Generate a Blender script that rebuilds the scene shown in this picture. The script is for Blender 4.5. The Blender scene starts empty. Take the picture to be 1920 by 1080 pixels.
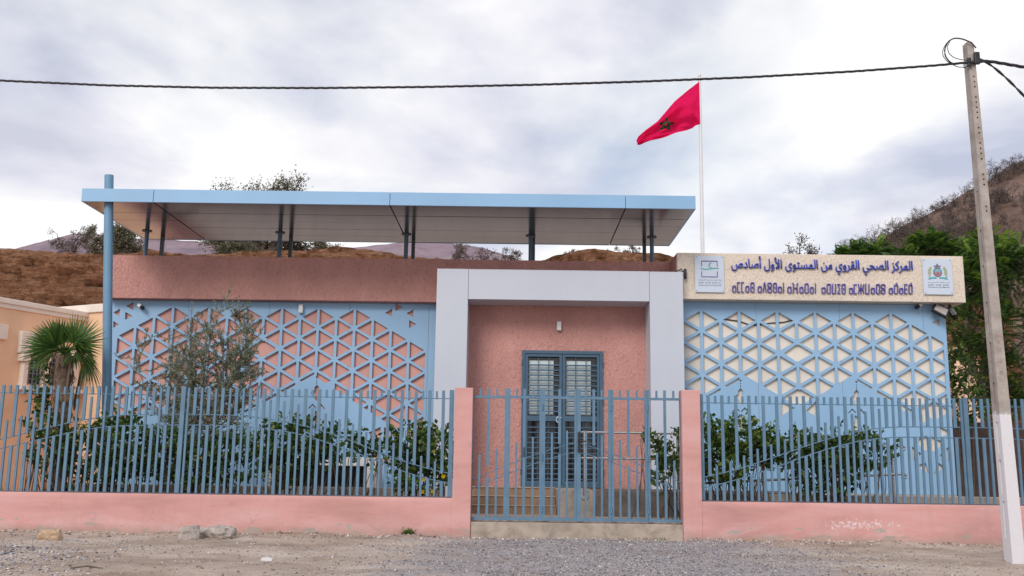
import bpy, bmesh, math, random
import numpy as np
from mathutils import Vector, Matrix
from mathutils.geometry import delaunay_2d_cdt

SC = bpy.context.scene
COL = SC.collection
# ------------------------------------------------------------------ camera
F = 1840.0                                   # focal length in photograph pixels (1920 wide)
EYE = 0.94
PITCH, YAW, ROLL = math.atan(329 / F), -0.0047, 0.0138
_d = np.array([math.sin(YAW) * math.cos(PITCH), math.cos(YAW) * math.cos(PITCH), math.sin(PITCH)])
_r0 = np.array([math.cos(YAW), -math.sin(YAW), 0.0])
_u0 = np.cross(_r0, _d)
_r = _r0 * math.cos(ROLL) + _u0 * math.sin(ROLL)
_u = -_r0 * math.sin(ROLL) + _u0 * math.cos(ROLL)
_C = np.array([0.0, 0.0, EYE])
cam_data = bpy.data.cameras.new('camera')
cam_data.sensor_width = 36.0
cam_data.lens = F / 1920 * 36
cam_data.clip_start = 0.1
cam_data.clip_end = 6000
cam = bpy.data.objects.new('camera', cam_data)
COL.objects.link(cam)
cam.matrix_world = Matrix(((_r[0], _u[0], -_d[0], 0), (_r[1], _u[1], -_d[1], 0), (_r[2], _u[2], -_d[2], EYE), (0, 0, 0, 1)))
SC.camera = cam

def ray(x, y): return _d + _r * (x - 960) / F - _u * (y - 540) / F
def PY(x, y, Y):
    v = ray(x, y); return _C + v * (Y / v[1])
def PZ(x, y, z=0.0):
    v = ray(x, y); return _C + v * ((z - EYE) / v[2])
def PP(x, y, p0, n):
    v = ray(x, y); return _C + v * (np.dot(np.array(p0) - _C, n) / np.dot(v, n))
def proj(P):
    q = np.asarray(P, float) - _C; z = q @ _d
    return 960 + F * (q @ _r) / z, 540 - F * (q @ _u) / z

# ------------------------------------------------------------------ sky, sun, exposure
SUN_EL, SUN_AZ = math.radians(34), math.radians(204)       # azimuth clockwise from +Y
world = bpy.data.worlds.new('World'); SC.world = world; world.use_nodes = True
wn, wl = world.node_tree.nodes, world.node_tree.links
wn.clear()
def wnode(t, **k):
    n = wn.new(t)
    for a, b in k.items(): setattr(n, a, b)
    return n
w_out = wnode('ShaderNodeOutputWorld')
w_sky = wnode('ShaderNodeTexSky', sky_type='NISHITA', sun_disc=False, sun_elevation=SUN_EL, sun_rotation=SUN_AZ, altitude=900, air_density=1.0, dust_density=1.2, ozone_density=1.5)
w_bg = wnode('ShaderNodeBackground'); w_bg.inputs['Strength'].default_value = 0.10
wl.new(w_sky.outputs[0], w_bg.inputs['Color'])
w_tc = wnode('ShaderNodeTexCoord')
w_sep = wnode('ShaderNodeSeparateXYZ'); wl.new(w_tc.outputs['Generated'], w_sep.inputs[0])
w_add = wnode('ShaderNodeMath', operation='ADD'); wl.new(w_sep.outputs[2], w_add.inputs[0]); w_add.inputs[1].default_value = 0.32
w_max = wnode('ShaderNodeMath', operation='MAXIMUM'); wl.new(w_add.outputs[0], w_max.inputs[0]); w_max.inputs[1].default_value = 0.1
w_div = wnode('ShaderNodeVectorMath', operation='DIVIDE'); wl.new(w_tc.outputs['Generated'], w_div.inputs[0])
w_cmb = wnode('ShaderNodeCombineXYZ')
for i in range(3): wl.new(w_max.outputs[0], w_cmb.inputs[i])
wl.new(w_cmb.outputs[0], w_div.inputs[1])
w_map = wnode('ShaderNodeMapping'); wl.new(w_div.outputs[0], w_map.inputs[0])
w_map.inputs['Location'].default_value = (6.3, 0.9, 17.3)
w_map.inputs['Scale'].default_value = (1.0, 1.0, 1.5)
w_n1 = wnode('ShaderNodeTexNoise'); w_n1.inputs['Scale'].default_value = 1.35; w_n1.inputs['Detail'].default_value = 7; w_n1.inputs['Roughness'].default_value = 0.52; w_n1.inputs['Distortion'].default_value = 0.35
w_n2 = wnode('ShaderNodeTexNoise'); w_n2.inputs['Scale'].default_value = 1.9; w_n2.inputs['Detail'].default_value = 7; w_n2.inputs['Roughness'].default_value = 0.5; w_n2.inputs['Distortion'].default_value = 0.25
w_map2 = wnode('ShaderNodeMapping'); wl.new(w_div.outputs[0], w_map2.inputs[0]); w_map2.inputs['Location'].default_value = (16.0, 8.9, 18.7); w_map2.inputs['Scale'].default_value = (1.0, 1.0, 1.25)
wl.new(w_map.outputs[0], w_n1.inputs['Vector']); wl.new(w_map2.outputs[0], w_n2.inputs['Vector'])
w_cov = wnode('ShaderNodeValToRGB'); w_cov.color_ramp.elements[0].position = 0.36; w_cov.color_ramp.elements[1].position = 0.56
w_cov.color_ramp.elements[0].color = (0.42, 0.42, 0.42, 1)
wl.new(w_n1.outputs[0], w_cov.inputs[0])
w_shade = wnode('ShaderNodeValToRGB')
e = w_shade.color_ramp.elements
e[0].position = 0.38; e[0].color = (0.60, 0.615, 0.725, 1)
e[1].position = 0.545; e[1].color = (0.985, 0.98, 0.985, 1)
m = e.new(0.455); m.color = (0.77, 0.775, 0.855, 1)
wl.new(w_n2.outputs[0], w_shade.inputs[0])
w_bgc = wnode('ShaderNodeBackground'); w_bgc.inputs['Strength'].default_value = 0.88
wl.new(w_shade.outputs[0], w_bgc.inputs['Color'])
w_mix = wnode('ShaderNodeMixShader')
wl.new(w_cov.outputs[0], w_mix.inputs[0]); wl.new(w_bg.outputs[0], w_mix.inputs[1]); wl.new(w_bgc.outputs[0], w_mix.inputs[2])
wl.new(w_mix.outputs[0], w_out.inputs['Surface'])

sun_l = bpy.data.lights.new('sun', 'SUN'); sun_l.energy = 1.5; sun_l.angle = math.radians(24); sun_l.color = (1.0, 0.95, 0.88)
sun = bpy.data.objects.new('sun', sun_l); COL.objects.link(sun)
_sd = Vector((math.sin(SUN_AZ) * math.cos(SUN_EL), math.cos(SUN_AZ) * math.cos(SUN_EL), math.sin(SUN_EL)))
sun.rotation_euler = _sd.to_track_quat('Z', 'Y').to_euler()
sun.location = (0, 0, 40)
SC.view_settings.view_transform = 'Standard'; SC.view_settings.look = 'None'
SC.view_settings.gamma = 1.0; SC.view_settings.exposure = 0.27; SC.view_settings.use_curve_mapping = False
SC.cycles.max_bounces = 6
SC.cycles.transparent_max_bounces = 6

# ------------------------------------------------------------------ materials
def C3(h):
    h = h.lstrip('#'); o = []
    for i in (0, 2, 4):
        c = int(h[i:i + 2], 16) / 255
        o.append(c / 12.92 if c <= 0.04045 else ((c + 0.055) / 1.055) ** 2.4)
    return tuple(o)

class NT:
    """small helper around a material's node tree"""
    def __init__(s, name):
        s.m = bpy.data.materials.new(name); s.m.use_nodes = True
        s.n, s.l = s.m.node_tree.nodes, s.m.node_tree.links
        s.b = s.n['Principled BSDF']; s.out = s.n['Material Output']
        s.geo = s.n.new('ShaderNodeNewGeometry')
    def node(s, t, **k):
        n = s.n.new(t)
        for a, b in k.items(): setattr(n, a, b)
        return n
    def link(s, a, b): s.l.new(a, b)
    def noise(s, scale, detail=4, rough=0.55, dist=0.0, stretch=None):
        n = s.node('ShaderNodeTexNoise')
        n.inputs['Scale'].default_value = scale; n.inputs['Detail'].default_value = detail
        n.inputs['Roughness'].default_value = rough; n.inputs['Distortion'].default_value = dist
        v = s.geo.outputs['Position']
        if stretch:
            mp = s.node('ShaderNodeMapping'); s.link(v, mp.inputs[0]); mp.inputs['Scale'].default_value = stretch; v = mp.outputs[0]
        s.link(v, n.inputs['Vector']); return n.outputs[0]
    def ramp(s, fac, stops):
        r = s.node('ShaderNodeValToRGB'); e = r.color_ramp.elements
        while len(e) < len(stops): e.new(0.5)
        for q, (p, c) in zip(e, stops): q.position = p; q.color = tuple(c) + (1,) if len(c) == 3 else c
        s.link(fac, r.inputs[0]); return r.outputs[0]
    def mix(s, fac, a, b, mode='MIX'):
        x = s.node('ShaderNodeMix', data_type='RGBA', blend_type=mode)
        for sock, v in ((x.inputs[0], fac), (x.inputs[6], a), (x.inputs[7], b)):
            if hasattr(v, 'is_output'): s.link(v, sock)
            else: sock.default_value = v if isinstance(v, (int, float)) else tuple(v) + (1,)
        return x.outputs[2]
    def math(s, op, a, b=0.0, clamp=False):
        x = s.node('ShaderNodeMath', operation=op, use_clamp=clamp)
        for i, v in enumerate((a, b)):
            if hasattr(v, 'is_output'): s.link(v, x.inputs[i])
            else: x.inputs[i].default_value = v
        return x.outputs[0]
    def bump(s, h, strength=0.5, dist=0.01, prev=None):
        b = s.node('ShaderNodeBump'); b.inputs['Strength'].default_value = strength; b.inputs['Distance'].default_value = dist
        s.link(h, b.inputs['Height'])
        if prev: s.link(prev, b.inputs['Normal'])
        return b.outputs[0]
    def fin(s, color=None, rough=0.7, metal=0.0, normal=None, spec=None):
        if color is not None:
            if hasattr(color, 'is_output'): s.link(color, s.b.inputs['Base Color'])
            else: s.b.inputs['Base Color'].default_value = tuple(color) + (1,)
        if hasattr(rough, 'is_output'): s.link(rough, s.b.inputs['Roughness'])
        else: s.b.inputs['Roughness'].default_value = rough
        s.b.inputs['Metallic'].default_value = metal
        if spec is not None: s.b.inputs['Specular IOR Level'].default_value = spec
        if normal is not None: s.link(normal, s.b.inputs['Normal'])
        return s.m
def sc(c, k): return tuple(min(1.0, x * k) for x in c)

def plain(name, col, rough=0.6, var=0.12, scale=3.0, metal=0.0, bump=0.0, bscale=60.0, spec=None):
    t = NT(name)
    c = t.ramp(t.noise(scale, 5), [(0.3, sc(col, 1 - var)), (0.7, sc(col, 1 + var))])
    nm = t.bump(t.noise(bscale, 4), bump, 0.01) if bump else None
    return t.fin(c, rough, metal, nm, spec)

def stucco(name, col, grain=42.0, dark=0.55, strength=1.0, dist=0.02, stain=0.18):
    t = NT(name)
    g = t.noise(grain, 3, 0.6, 0.9, (1, 1, 0.62))
    big = t.ramp(t.noise(1.6, 5, 0.6, 0, (1, 1, 0.6)), [(0.3, sc(col, 1 - stain)), (0.72, sc(col, 1 + stain * 0.5))])
    pits = t.ramp(g, [(0.36, (0, 0, 0)), (0.47, (1, 1, 1))])
    c = t.mix(t.math('MULTIPLY', t.math('SUBTRACT', 1.0, pits), 0.42), big, sc(col, dark))
    return t.fin(c, 0.9, 0, t.bump(g, strength, dist), 0.2)

M = {}
M['stucco_pink'] = stucco('roughcast_pink', (0.66, 0.34, 0.30), 34.0, 0.55, 1.0, 0.028)
M['stucco_cream'] = stucco('roughcast_cream', (0.80, 0.69, 0.58), 30, 0.68, 1.0, 0.022, 0.08)
M['wall_pink'] = plain('smooth_pink_render', (0.68, 0.36, 0.31), 0.85, 0.06, 2.5, bump=0.15, bscale=80)
M['wall_cream'] = plain('smooth_cream_render', (0.80, 0.72, 0.63), 0.85, 0.05, 2.5, bump=0.12, bscale=80)
def lattice_mat():
    t = NT('blue_composite_panel')
    col = (0.30, 0.50, 0.73)
    c = t.ramp(t.noise(0.9, 4, 0.5, 0, (1, 1, 0.35)), [(0.3, sc(col, 0.93)), (0.7, sc(col, 1.04))])
    streak = t.ramp(t.noise(9, 4, 0.6, 0, (1, 1, 0.06)), [(0.52, (0, 0, 0)), (0.8, (1, 1, 1))])
    c = t.mix(t.math('MULTIPLY', streak, 0.18), c, (0.33, 0.42, 0.52))
    return t.fin(c, 0.42, 0, t.bump(t.noise(2.2, 2), 0.06, 0.02))
M['lattice'] = lattice_mat()
def frame_mat():
    t = NT('white_composite_panel'); col = (0.565, 0.60, 0.68)
    c = t.ramp(t.noise(0.8, 4), [(0.3, sc(col, 0.96)), (0.7, sc(col, 1.03))])
    run = t.ramp(t.noise(6, 5, 0.6, 0, (1, 1, 0.05)), [(0.54, (0, 0, 0)), (0.78, (1, 1, 1))])
    c = t.mix(t.math('MULTIPLY', run, 0.22), c, (0.42, 0.42, 0.44))
    return t.fin(c, 0.4, 0, t.bump(t.noise(1.5, 2), 0.05, 0.02))
M['frame_white'] = frame_mat()
M['fascia'] = plain('sky_blue_fascia', (0.27, 0.47, 0.70), 0.35, 0.05, 1.2)
def soffit_mat():
    t = NT('brushed_metal_soffit')
    c = t.ramp(t.noise(0.8, 2), [(0.3, (0.235, 0.22, 0.255)), (0.7, (0.28, 0.265, 0.30))])
    return t.fin(c, 0.16, 0.95)
M['soffit'] = soffit_mat()
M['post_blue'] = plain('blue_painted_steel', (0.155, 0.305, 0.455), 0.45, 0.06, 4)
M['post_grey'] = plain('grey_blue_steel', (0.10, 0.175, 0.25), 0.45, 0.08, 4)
M['post_dark'] = plain('dark_steel_and_shade', (0.10, 0.115, 0.14), 0.5, 0.1, 4)
def fence_mat():
    t = NT('fence_blue_paint')
    col = (0.112, 0.212, 0.312)
    c = t.ramp(t.noise(5, 5), [(0.3, sc(col, 0.86)), (0.7, sc(col, 1.12))])
    sp = t.ramp(t.noise(38, 4, 0.7), [(0.66, (0, 0, 0)), (0.72, (1, 1, 1))])
    c = t.mix(t.math('MULTIPLY', sp, 0.35), c, (0.30, 0.38, 0.42))
    rs = t.ramp(t.noise(21, 5, 0.7), [(0.67, (0, 0, 0)), (0.72, (1, 1, 1))])
    c = t.mix(t.math('MULTIPLY', rs, 0.6), c, (0.20, 0.105, 0.06))
    return t.fin(c, 0.5, 0, t.bump(t.noise(70, 3), 0.12, 0.004))
M['fence'] = fence_mat()
def low_wall_mat():
    t = NT('weathered_pink_paint')
    col = (0.655, 0.345, 0.318)
    c = t.ramp(t.noise(1.3, 6, 0.62, 0.4, (0.5, 1, 2.2)), [(0.28, sc(col, 0.80)), (0.5, col), (0.72, (0.70, 0.42, 0.41))])
    # rising damp, chalky band, flaking paint and cement showing near the ground
    sep = t.node('ShaderNodeSeparateXYZ'); t.link(t.geo.outputs['Position'], sep.inputs[0])
    z, x = sep.outputs[2], sep.outputs[0]
    low = t.node('ShaderNodeMapRange'); t.link(z, low.inputs[0]); low.inputs[1].default_value = 0.30; low.inputs[2].default_value = 0.04
    n1 = t.noise(3.2, 6, 0.65, 0.5, (0.6, 1, 1.6))
    chalk = t.math('MULTIPLY', t.ramp(n1, [(0.42, (0, 0, 0)), (0.62, (1, 1, 1))]), low.outputs[0])
    c = t.mix(t.math('MULTIPLY', chalk, 0.55), c, (0.74, 0.52, 0.52))
    n2 = t.noise(5.5, 6, 0.6, 0.3, (0.55, 1, 1.7))
    lo2 = t.node('ShaderNodeMapRange'); t.link(z, lo2.inputs[0]); lo2.inputs[1].default_value = 0.26; lo2.inputs[2].default_value = 0.02; lo2.inputs[3].default_value = 0.0; lo2.inputs[4].default_value = 0.17
    peel = t.ramp(t.math('ADD', n2, lo2.outputs[0]), [(0.705, (0, 0, 0)), (0.715, (1, 1, 1))])
    c = t.mix(peel, c, (0.42, 0.38, 0.34))
    # white flecks on the right-hand stretch
    dx = t.math('MULTIPLY', t.math('ADD', x, -4.45), 0.95)
    dz = t.math('MULTIPLY', t.math('ADD', z, -0.23), 6.5)
    rad = t.math('SQRT', t.math('ADD', t.math('MULTIPLY', dx, dx), t.math('MULTIPLY', dz, dz)))
    spot = t.math('SUBTRACT', 0.30, t.math('MULTIPLY', rad, 0.28), True)
    n3 = t.noise(34, 5, 0.7)
    fle = t.ramp(t.math('ADD', n3, spot), [(0.765, (0, 0, 0)), (0.785, (1, 1, 1))])
    c = t.mix(t.math('MULTIPLY', fle, 0.85), c, (0.78, 0.70, 0.70))
    n4 = t.noise(2.1, 6, 0.6, 0.2, (0.5, 1, 2.4))
    pk = t.ramp(n4, [(0.715, (0, 0, 0)), (0.722, (1, 1, 1))])
    c = t.mix(t.math('MULTIPLY', pk, low.outputs[0]), c, (0.72, 0.67, 0.66))
    run = t.ramp(t.noise(7, 5, 0.6, 0, (1, 1, 0.10)), [(0.54, (0, 0, 0)), (0.74, (1, 1, 1))])      # rain runs
    c = t.mix(t.math('MULTIPLY', run, 0.30), c, (0.50, 0.30, 0.28))
    mud = t.node('ShaderNodeMapRange'); t.link(t.math('ADD', z, t.math('MULTIPLY', t.noise(6, 6, 0.7), 0.16)), mud.inputs[0]); mud.inputs[1].default_value = 0.20; mud.inputs[2].default_value = 0.09
    c = t.mix(t.math('MULTIPLY', mud.outputs[0], 0.75), c, (0.40, 0.285, 0.235))
    spl = t.ramp(t.noise(48, 4, 0.75), [(0.63, (0, 0, 0)), (0.69, (1, 1, 1))])                         # splashes
    c = t.mix(t.math('MULTIPLY', t.math('MULTIPLY', spl, low.outputs[0]), 0.5), c, (0.42, 0.28, 0.24))
    vor = t.node('ShaderNodeTexVoronoi', feature='DISTANCE_TO_EDGE'); vor.inputs['Scale'].default_value = 1.1
    wob = t.node('ShaderNodeVectorMath', operation='ADD'); t.link(t.geo.outputs['Position'], wob.inputs[0])
    wn_ = t.node('ShaderNodeTexNoise'); wn_.inputs['Scale'].default_value = 5; wn_.inputs['Detail'].default_value = 6; t.link(t.geo.outputs['Position'], wn_.inputs['Vector'])
    ws_ = t.node('ShaderNodeVectorMath', operation='SCALE'); t.link(wn_.outputs[1], ws_.inputs[0]); ws_.inputs['Scale'].default_value = 0.35; t.link(ws_.outputs[0], wob.inputs[1])
    t.link(wob.outputs[0], vor.inputs['Vector'])
    crk = t.math('MULTIPLY', t.ramp(vor.outputs[0], [(0.002, (1, 1, 1)), (0.006, (0, 0, 0))]), t.ramp(t.noise(0.9, 3), [(0.5, (0, 0, 0)), (0.6, (1, 1, 1))]))
    c = t.mix(t.math('MULTIPLY', crk, 0.3), c, (0.30, 0.17, 0.15))
    h = t.math('ADD', t.noise(26, 4), t.math('MULTIPLY', peel, -0.6))
    return t.fin(c, 0.88, 0, t.bump(h, 0.3, 0.012), 0.25)
M['low_wall'] = low_wall_mat()
def concrete_mat(name, col, dark=0.6, scale=5.0):
    t = NT(name)
    c = t.ramp(t.noise(scale, 7, 0.62, 0.4), [(0.30, sc(col, dark)), (0.52, col), (0.75, sc(col, 1.2))])
    st = t.ramp(t.noise(1.3, 5, 0.6, 0.3), [(0.5, (0, 0, 0)), (0.68, (1, 1, 1))])
    c = t.mix(t.math('MULTIPLY', st, 0.4), c, sc(col, 0.5))
    return t.fin(c, 0.9, 0, t.bump(t.noise(55, 5), 0.5, 0.008), 0.25)
M['concrete'] = concrete_mat('stained_concrete', (0.46, 0.38, 0.315))
M['concrete_dark'] = concrete_mat('damp_and_unlit_concrete', (0.185, 0.155, 0.135), 0.6)
M['step'] = concrete_mat('brown_step_concrete', (0.34, 0.225, 0.15), 0.75)
M['tile'] = concrete_mat('courtyard_paving', (0.50, 0.40, 0.34), 0.8)
M['curb'] = concrete_mat('sandy_curb', (0.55, 0.45, 0.36), 0.75)
M['white_render'] = plain('white_render', (0.72, 0.68, 0.66), 0.85, 0.07, 2.5, bump=0.2, bscale=60)
M['soil'] = plain('garden_soil', (0.13, 0.085, 0.06), 0.95, 0.35, 8, bump=0.8, bscale=30)
M['steel'] = plain('stainless_tube', (0.62, 0.60, 0.60), 0.25, 0.05, 6, metal=1.0)
M['door_blue'] = plain('door_blue_paint', (0.058, 0.120, 0.188), 0.6, 0.08, 5)
M['dark_glass'] = plain('dark_glass', (0.012, 0.014, 0.018), 0.06, 0.2, 1.0, spec=0.6)
M['pale_glass'] = plain('sky_reflection_pane', (0.62, 0.70, 0.70), 0.2, 0.05, 2.0)  # pale tone paints the sky's reflection on the door glass
M['black'] = plain('black_plastic', (0.018, 0.018, 0.022), 0.45, 0.2, 8)
M['white_plastic'] = plain('white_plastic', (0.75, 0.74, 0.74), 0.4, 0.03, 8)
M['lens_grey'] = plain('lamp_glass', (0.40, 0.36, 0.34), 0.15, 0.06, 12)
M['letters'] = plain('blue_acrylic_letters', (0.035, 0.065, 0.44), 0.3, 0.08, 6)
M['letters_violet'] = plain('violet_blue_letters', (0.085, 0.07, 0.38), 0.35, 0.08, 6)
M['sign_plate'] = plain('white_sign_plate', (0.60, 0.67, 0.78), 0.3, 0.03, 3)
M['print_purple'] = plain('print_purple', (0.13, 0.06, 0.27), 0.5, 0.05, 3)
M['print_teal'] = plain('print_teal', (0.05, 0.40, 0.40), 0.5, 0.05, 3)
M['print_red'] = plain('print_red', (0.40, 0.19, 0.23), 0.5, 0.05, 3)
M['print_blue'] = plain('print_blue', (0.13, 0.40, 0.62), 0.5, 0.05, 3)
M['print_olive'] = plain('print_olive', (0.36, 0.42, 0.26), 0.5, 0.1, 3)
M['print_grey'] = plain('print_grey', (0.16, 0.15, 0.24), 0.5, 0.05, 3)
M['flagpole'] = plain('white_flagpole', (0.72, 0.72, 0.74), 0.4, 0.05, 3)
M['cable'] = plain('black_cable', (0.022, 0.018, 0.026), 0.5, 0.2, 10)
def flag_mat(name, col):
    t = NT(name)
    d = t.node('ShaderNodeBsdfDiffuse'); tr = t.node('ShaderNodeBsdfTranslucent'); mx = t.node('ShaderNodeMixShader')
    c = t.ramp(t.noise(14, 4), [(0.3, sc(col, 0.9)), (0.7, sc(col, 1.08))])
    t.link(c, d.inputs[0]); t.link(c, tr.inputs[0]); mx.inputs[0].default_value = 0.45
    t.link(d.outputs[0], mx.inputs[1]); t.link(tr.outputs[0], mx.inputs[2]); t.link(mx.outputs[0], t.out.inputs[0])
    return t.m
M['flag_red'] = flag_mat('red_flag_cloth', (0.88, 0.018, 0.13))
M['flag_green'] = flag_mat('green_star_cloth', (0.02, 0.24, 0.09))
def leaf_mat(name, stops, trans=0.3, rough=0.5):
    t = NT(name)
    r = t.geo.outputs['Random Per Island']
    c = t.ramp(r, stops)
    t.fin(c, rough, 0, None, 0.35)
    tr = t.node('ShaderNodeBsdfTranslucent'); mx = t.node('ShaderNodeMixShader'); mx.inputs[0].default_value = trans
    t.link(c, tr.inputs[0]); t.link(t.b.outputs[0], mx.inputs[1]); t.link(tr.outputs[0], mx.inputs[2]); t.link(mx.outputs[0], t.out.inputs[0])
    return t.m
M['leaf_olive'] = leaf_mat('olive_leaves', [(0.0, (0.085, 0.10, 0.055)), (0.45, (0.21, 0.235, 0.145)), (1.0, (0.44, 0.46, 0.35))], 0.3)
M['leaf_hedge'] = leaf_mat('hibiscus_leaves', [(0.0, (0.026, 0.06, 0.02)), (0.55, (0.065, 0.13, 0.034)), (0.93, (0.18, 0.28, 0.055)), (1.0, (0.30, 0.27, 0.08))], 0.3, 0.4)
M['leaf_hedge2'] = leaf_mat('bright_hibiscus_leaves', [(0.0, (0.025, 0.06, 0.018)), (0.5, (0.075, 0.15, 0.03)), (0.95, (0.22, 0.32, 0.05)), (1.0, (0.36, 0.32, 0.09))], 0.35, 0.4)
M['leaf_feather'] = leaf_mat('feathery_leaves', [(0.0, (0.022, 0.055, 0.018)), (0.5, (0.05, 0.11, 0.03)), (0.85, (0.105, 0.19, 0.04)), (1.0, (0.20, 0.29, 0.06))], 0.3)
M['leaf_feather_new'] = leaf_mat('young_feathery_leaves', [(0.0, (0.08, 0.17, 0.025)), (1.0, (0.25, 0.37, 0.045))], 0.35)
M['leaf_palm'] = leaf_mat('palm_leaf', [(0.0, (0.04, 0.095, 0.022)), (1.0, (0.14, 0.24, 0.05))], 0.25)
M['leaf_palm_dry'] = leaf_mat('dry_palm_leaf', [(0.0, (0.16, 0.10, 0.06)), (1.0, (0.30, 0.21, 0.13))], 0.15)
M['leaf_argan'] = leaf_mat('argan_leaves', [(0.0, (0.07, 0.07, 0.035)), (0.6, (0.16, 0.15, 0.09)), (1.0, (0.28, 0.25, 0.17))], 0.15)
M['leaf_scrub'] = leaf_mat('dry_scrub', [(0.0, (0.075, 0.06, 0.055)), (0.6, (0.14, 0.11, 0.10)), (1.0, (0.24, 0.19, 0.165))], 0.1)
M['leaf_grass'] = leaf_mat('weed_leaves', [(0.0, (0.05, 0.08, 0.03)), (1.0, (0.16, 0.19, 0.07))], 0.2)
M['bark'] = plain('grey_bark', (0.13, 0.10, 0.08), 0.9, 0.3, 14, bump=0.8, bscale=40)
M['bark_olive'] = plain('pale_olive_twigs', (0.20, 0.185, 0.14), 0.9, 0.2, 14)
M['bark_red'] = plain('scrub_twigs', (0.10, 0.07, 0.06), 0.9, 0.3, 3)
M['bark_palm'] = plain('palm_trunk_fibre', (0.17, 0.115, 0.085), 0.95, 0.45, 22, bump=1.0, bscale=50)
M['petal'] = plain('yellow_petals', (0.80, 0.55, 0.01), 0.5, 0.1, 20)
M['house'] = plain('peach_render', (0.79, 0.53, 0.345), 0.85, 0.12, 1.1, bump=0.2, bscale=40)
M['house_trim'] = plain('cream_trim', (0.78, 0.70, 0.62), 0.75, 0.06, 3)
M['house_grille'] = plain('grille_blue_grey', (0.22, 0.30, 0.36), 0.5, 0.08, 4)

# ------------------------------------------------------------------ builders
def link_parent(o, parent):
    COL.objects.link(o)
    if parent is not None:
        o.parent = parent
        # parts keep world coordinates: undo the parents' transforms
        p = parent
        acc = Matrix.Identity(4); chain = []
        while p is not None: chain.append(p); p = p.parent
        for q in reversed(chain): acc = acc @ q.matrix_parent_inverse @ q.matrix_basis
        o.matrix_parent_inverse = acc.inverted()
    return o
def tag(o, label=None, cat=None, group=None, kind=None):
    if label: o['label'] = label
    if cat: o['category'] = cat
    if group: o['group'] = group
    if kind: o['kind'] = kind
    return o
def thing(name, label, cat, loc=(0, 0, 0), group=None):
    o = bpy.data.objects.new(name, None); o.location = loc; o.empty_display_size = 0.2
    COL.objects.link(o); return tag(o, label, cat, group)

class MB:
    def __init__(s): s.v, s.f = [], []
    def box(s, x0, x1, y0, y1, z0, z1):
        b = len(s.v)
        s.v += [(x0, y0, z0), (x1, y0, z0), (x1, y1, z0), (x0, y1, z0), (x0, y0, z1), (x1, y0, z1), (x1, y1, z1), (x0, y1, z1)]
        s.f += [(b, b + 3, b + 2, b + 1), (b + 4, b + 5, b + 6, b + 7), (b, b + 1, b + 5, b + 4), (b + 1, b + 2, b + 6, b + 5), (b + 2, b + 3, b + 7, b + 6), (b + 3, b, b + 4, b + 7)]
        return s
    def tube(s, pts, radii, n=8, cap=True):
        pts = [Vector(p) for p in pts]
        if isinstance(radii, (int, float)): radii = [radii] * len(pts)
        b = len(s.v); prev = None
        for i, p in enumerate(pts):
            d = (pts[min(i + 1, len(pts) - 1)] - pts[max(i - 1, 0)]).normalized()
            a = prev if prev is not None else (Vector((0, 0, 1)) if abs(d.z) < 0.9 else Vector((1, 0, 0)))
            x = d.cross(a)
            if x.length < 1e-5: x = d.cross(Vector((0.3, 1, 0.2)))
            x.normalize(); y = d.cross(x).normalized(); prev = -y if False else a
            for k in range(n):
                t = 2 * math.pi * k / n
                s.v.append(tuple(p + x * math.cos(t) * radii[i] + y * math.sin(t) * radii[i]))
        for i in range(len(pts) - 1):
            for k in range(n):
                k2 = (k + 1) % n
                s.f.append((b + i * n + k, b + i * n + k2, b + (i + 1) * n + k2, b + (i + 1) * n + k))
        if cap:
            s.f.append(tuple(b + k for k in range(n))[::-1]); e = b + (len(pts) - 1) * n
            s.f.append(tuple(e + k for k in range(n)))
        return s
    def prism(s, poly, y0, y1):
        """polygon of (x, z) between depths y0 (front) and y1"""
        b = len(s.v); n = len(poly)
        s.v += [(x, y0, z) for x, z in poly] + [(x, y1, z) for x, z in poly]
        s.f.append(tuple(b + k for k in range(n))); s.f.append(tuple(b + n + k for k in range(n))[::-1])
        for k in range(n): s.f.append((b + k, b + n + k, b + n + (k + 1) % n, b + (k + 1) % n))
        return s
    def build(s, name, mat, parent=None, smooth=False, bevel=0.0):
        me = bpy.data.meshes.new(name); me.from_pydata(s.v, [], s.f)
        bm = bmesh.new(); bm.from_mesh(me); bmesh.ops.recalc_face_normals(bm, faces=bm.faces)
        if bevel:
            bmesh.ops.bevel(bm, geom=[e for e in bm.edges if len(e.link_faces) == 2 and e.calc_face_angle(0) > 0.5], offset=bevel, segments=2, affect='EDGES', profile=0.6)
        bm.to_mesh(me); bm.free()
        if smooth:
            me.polygons.foreach_set('use_smooth', [True] * len(me.polygons))
            if smooth != 'all': me.set_sharp_from_angle(angle=math.radians(40))
        me.materials.append(M[mat] if isinstance(mat, str) else mat)
        o = bpy.data.objects.new(name, me); return link_parent(o, parent)

def arr_mesh(name, V, Fc, mat, parent=None, smooth=False):
    """mesh from numpy arrays; Fc is (n,3) or (n,4)"""
    V = np.asarray(V, np.float32); Fc = np.asarray(Fc, np.int32)
    me = bpy.data.meshes.new(name); k = Fc.shape[1]
    me.vertices.add(len(V)); me.vertices.foreach_set('co', V.ravel())
    me.loops.add(Fc.size); me.loops.foreach_set('vertex_index', Fc.ravel())
    me.polygons.add(len(Fc)); me.polygons.foreach_set('loop_start', np.arange(0, Fc.size, k, dtype=np.int32))
    if smooth: me.polygons.foreach_set('use_smooth', np.ones(len(Fc), bool))
    me.update(calc_edges=True); me.validate()
    me.materials.append(M[mat] if isinstance(mat, str) else mat)
    return link_parent(bpy.data.objects.new(name, me), parent)

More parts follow.
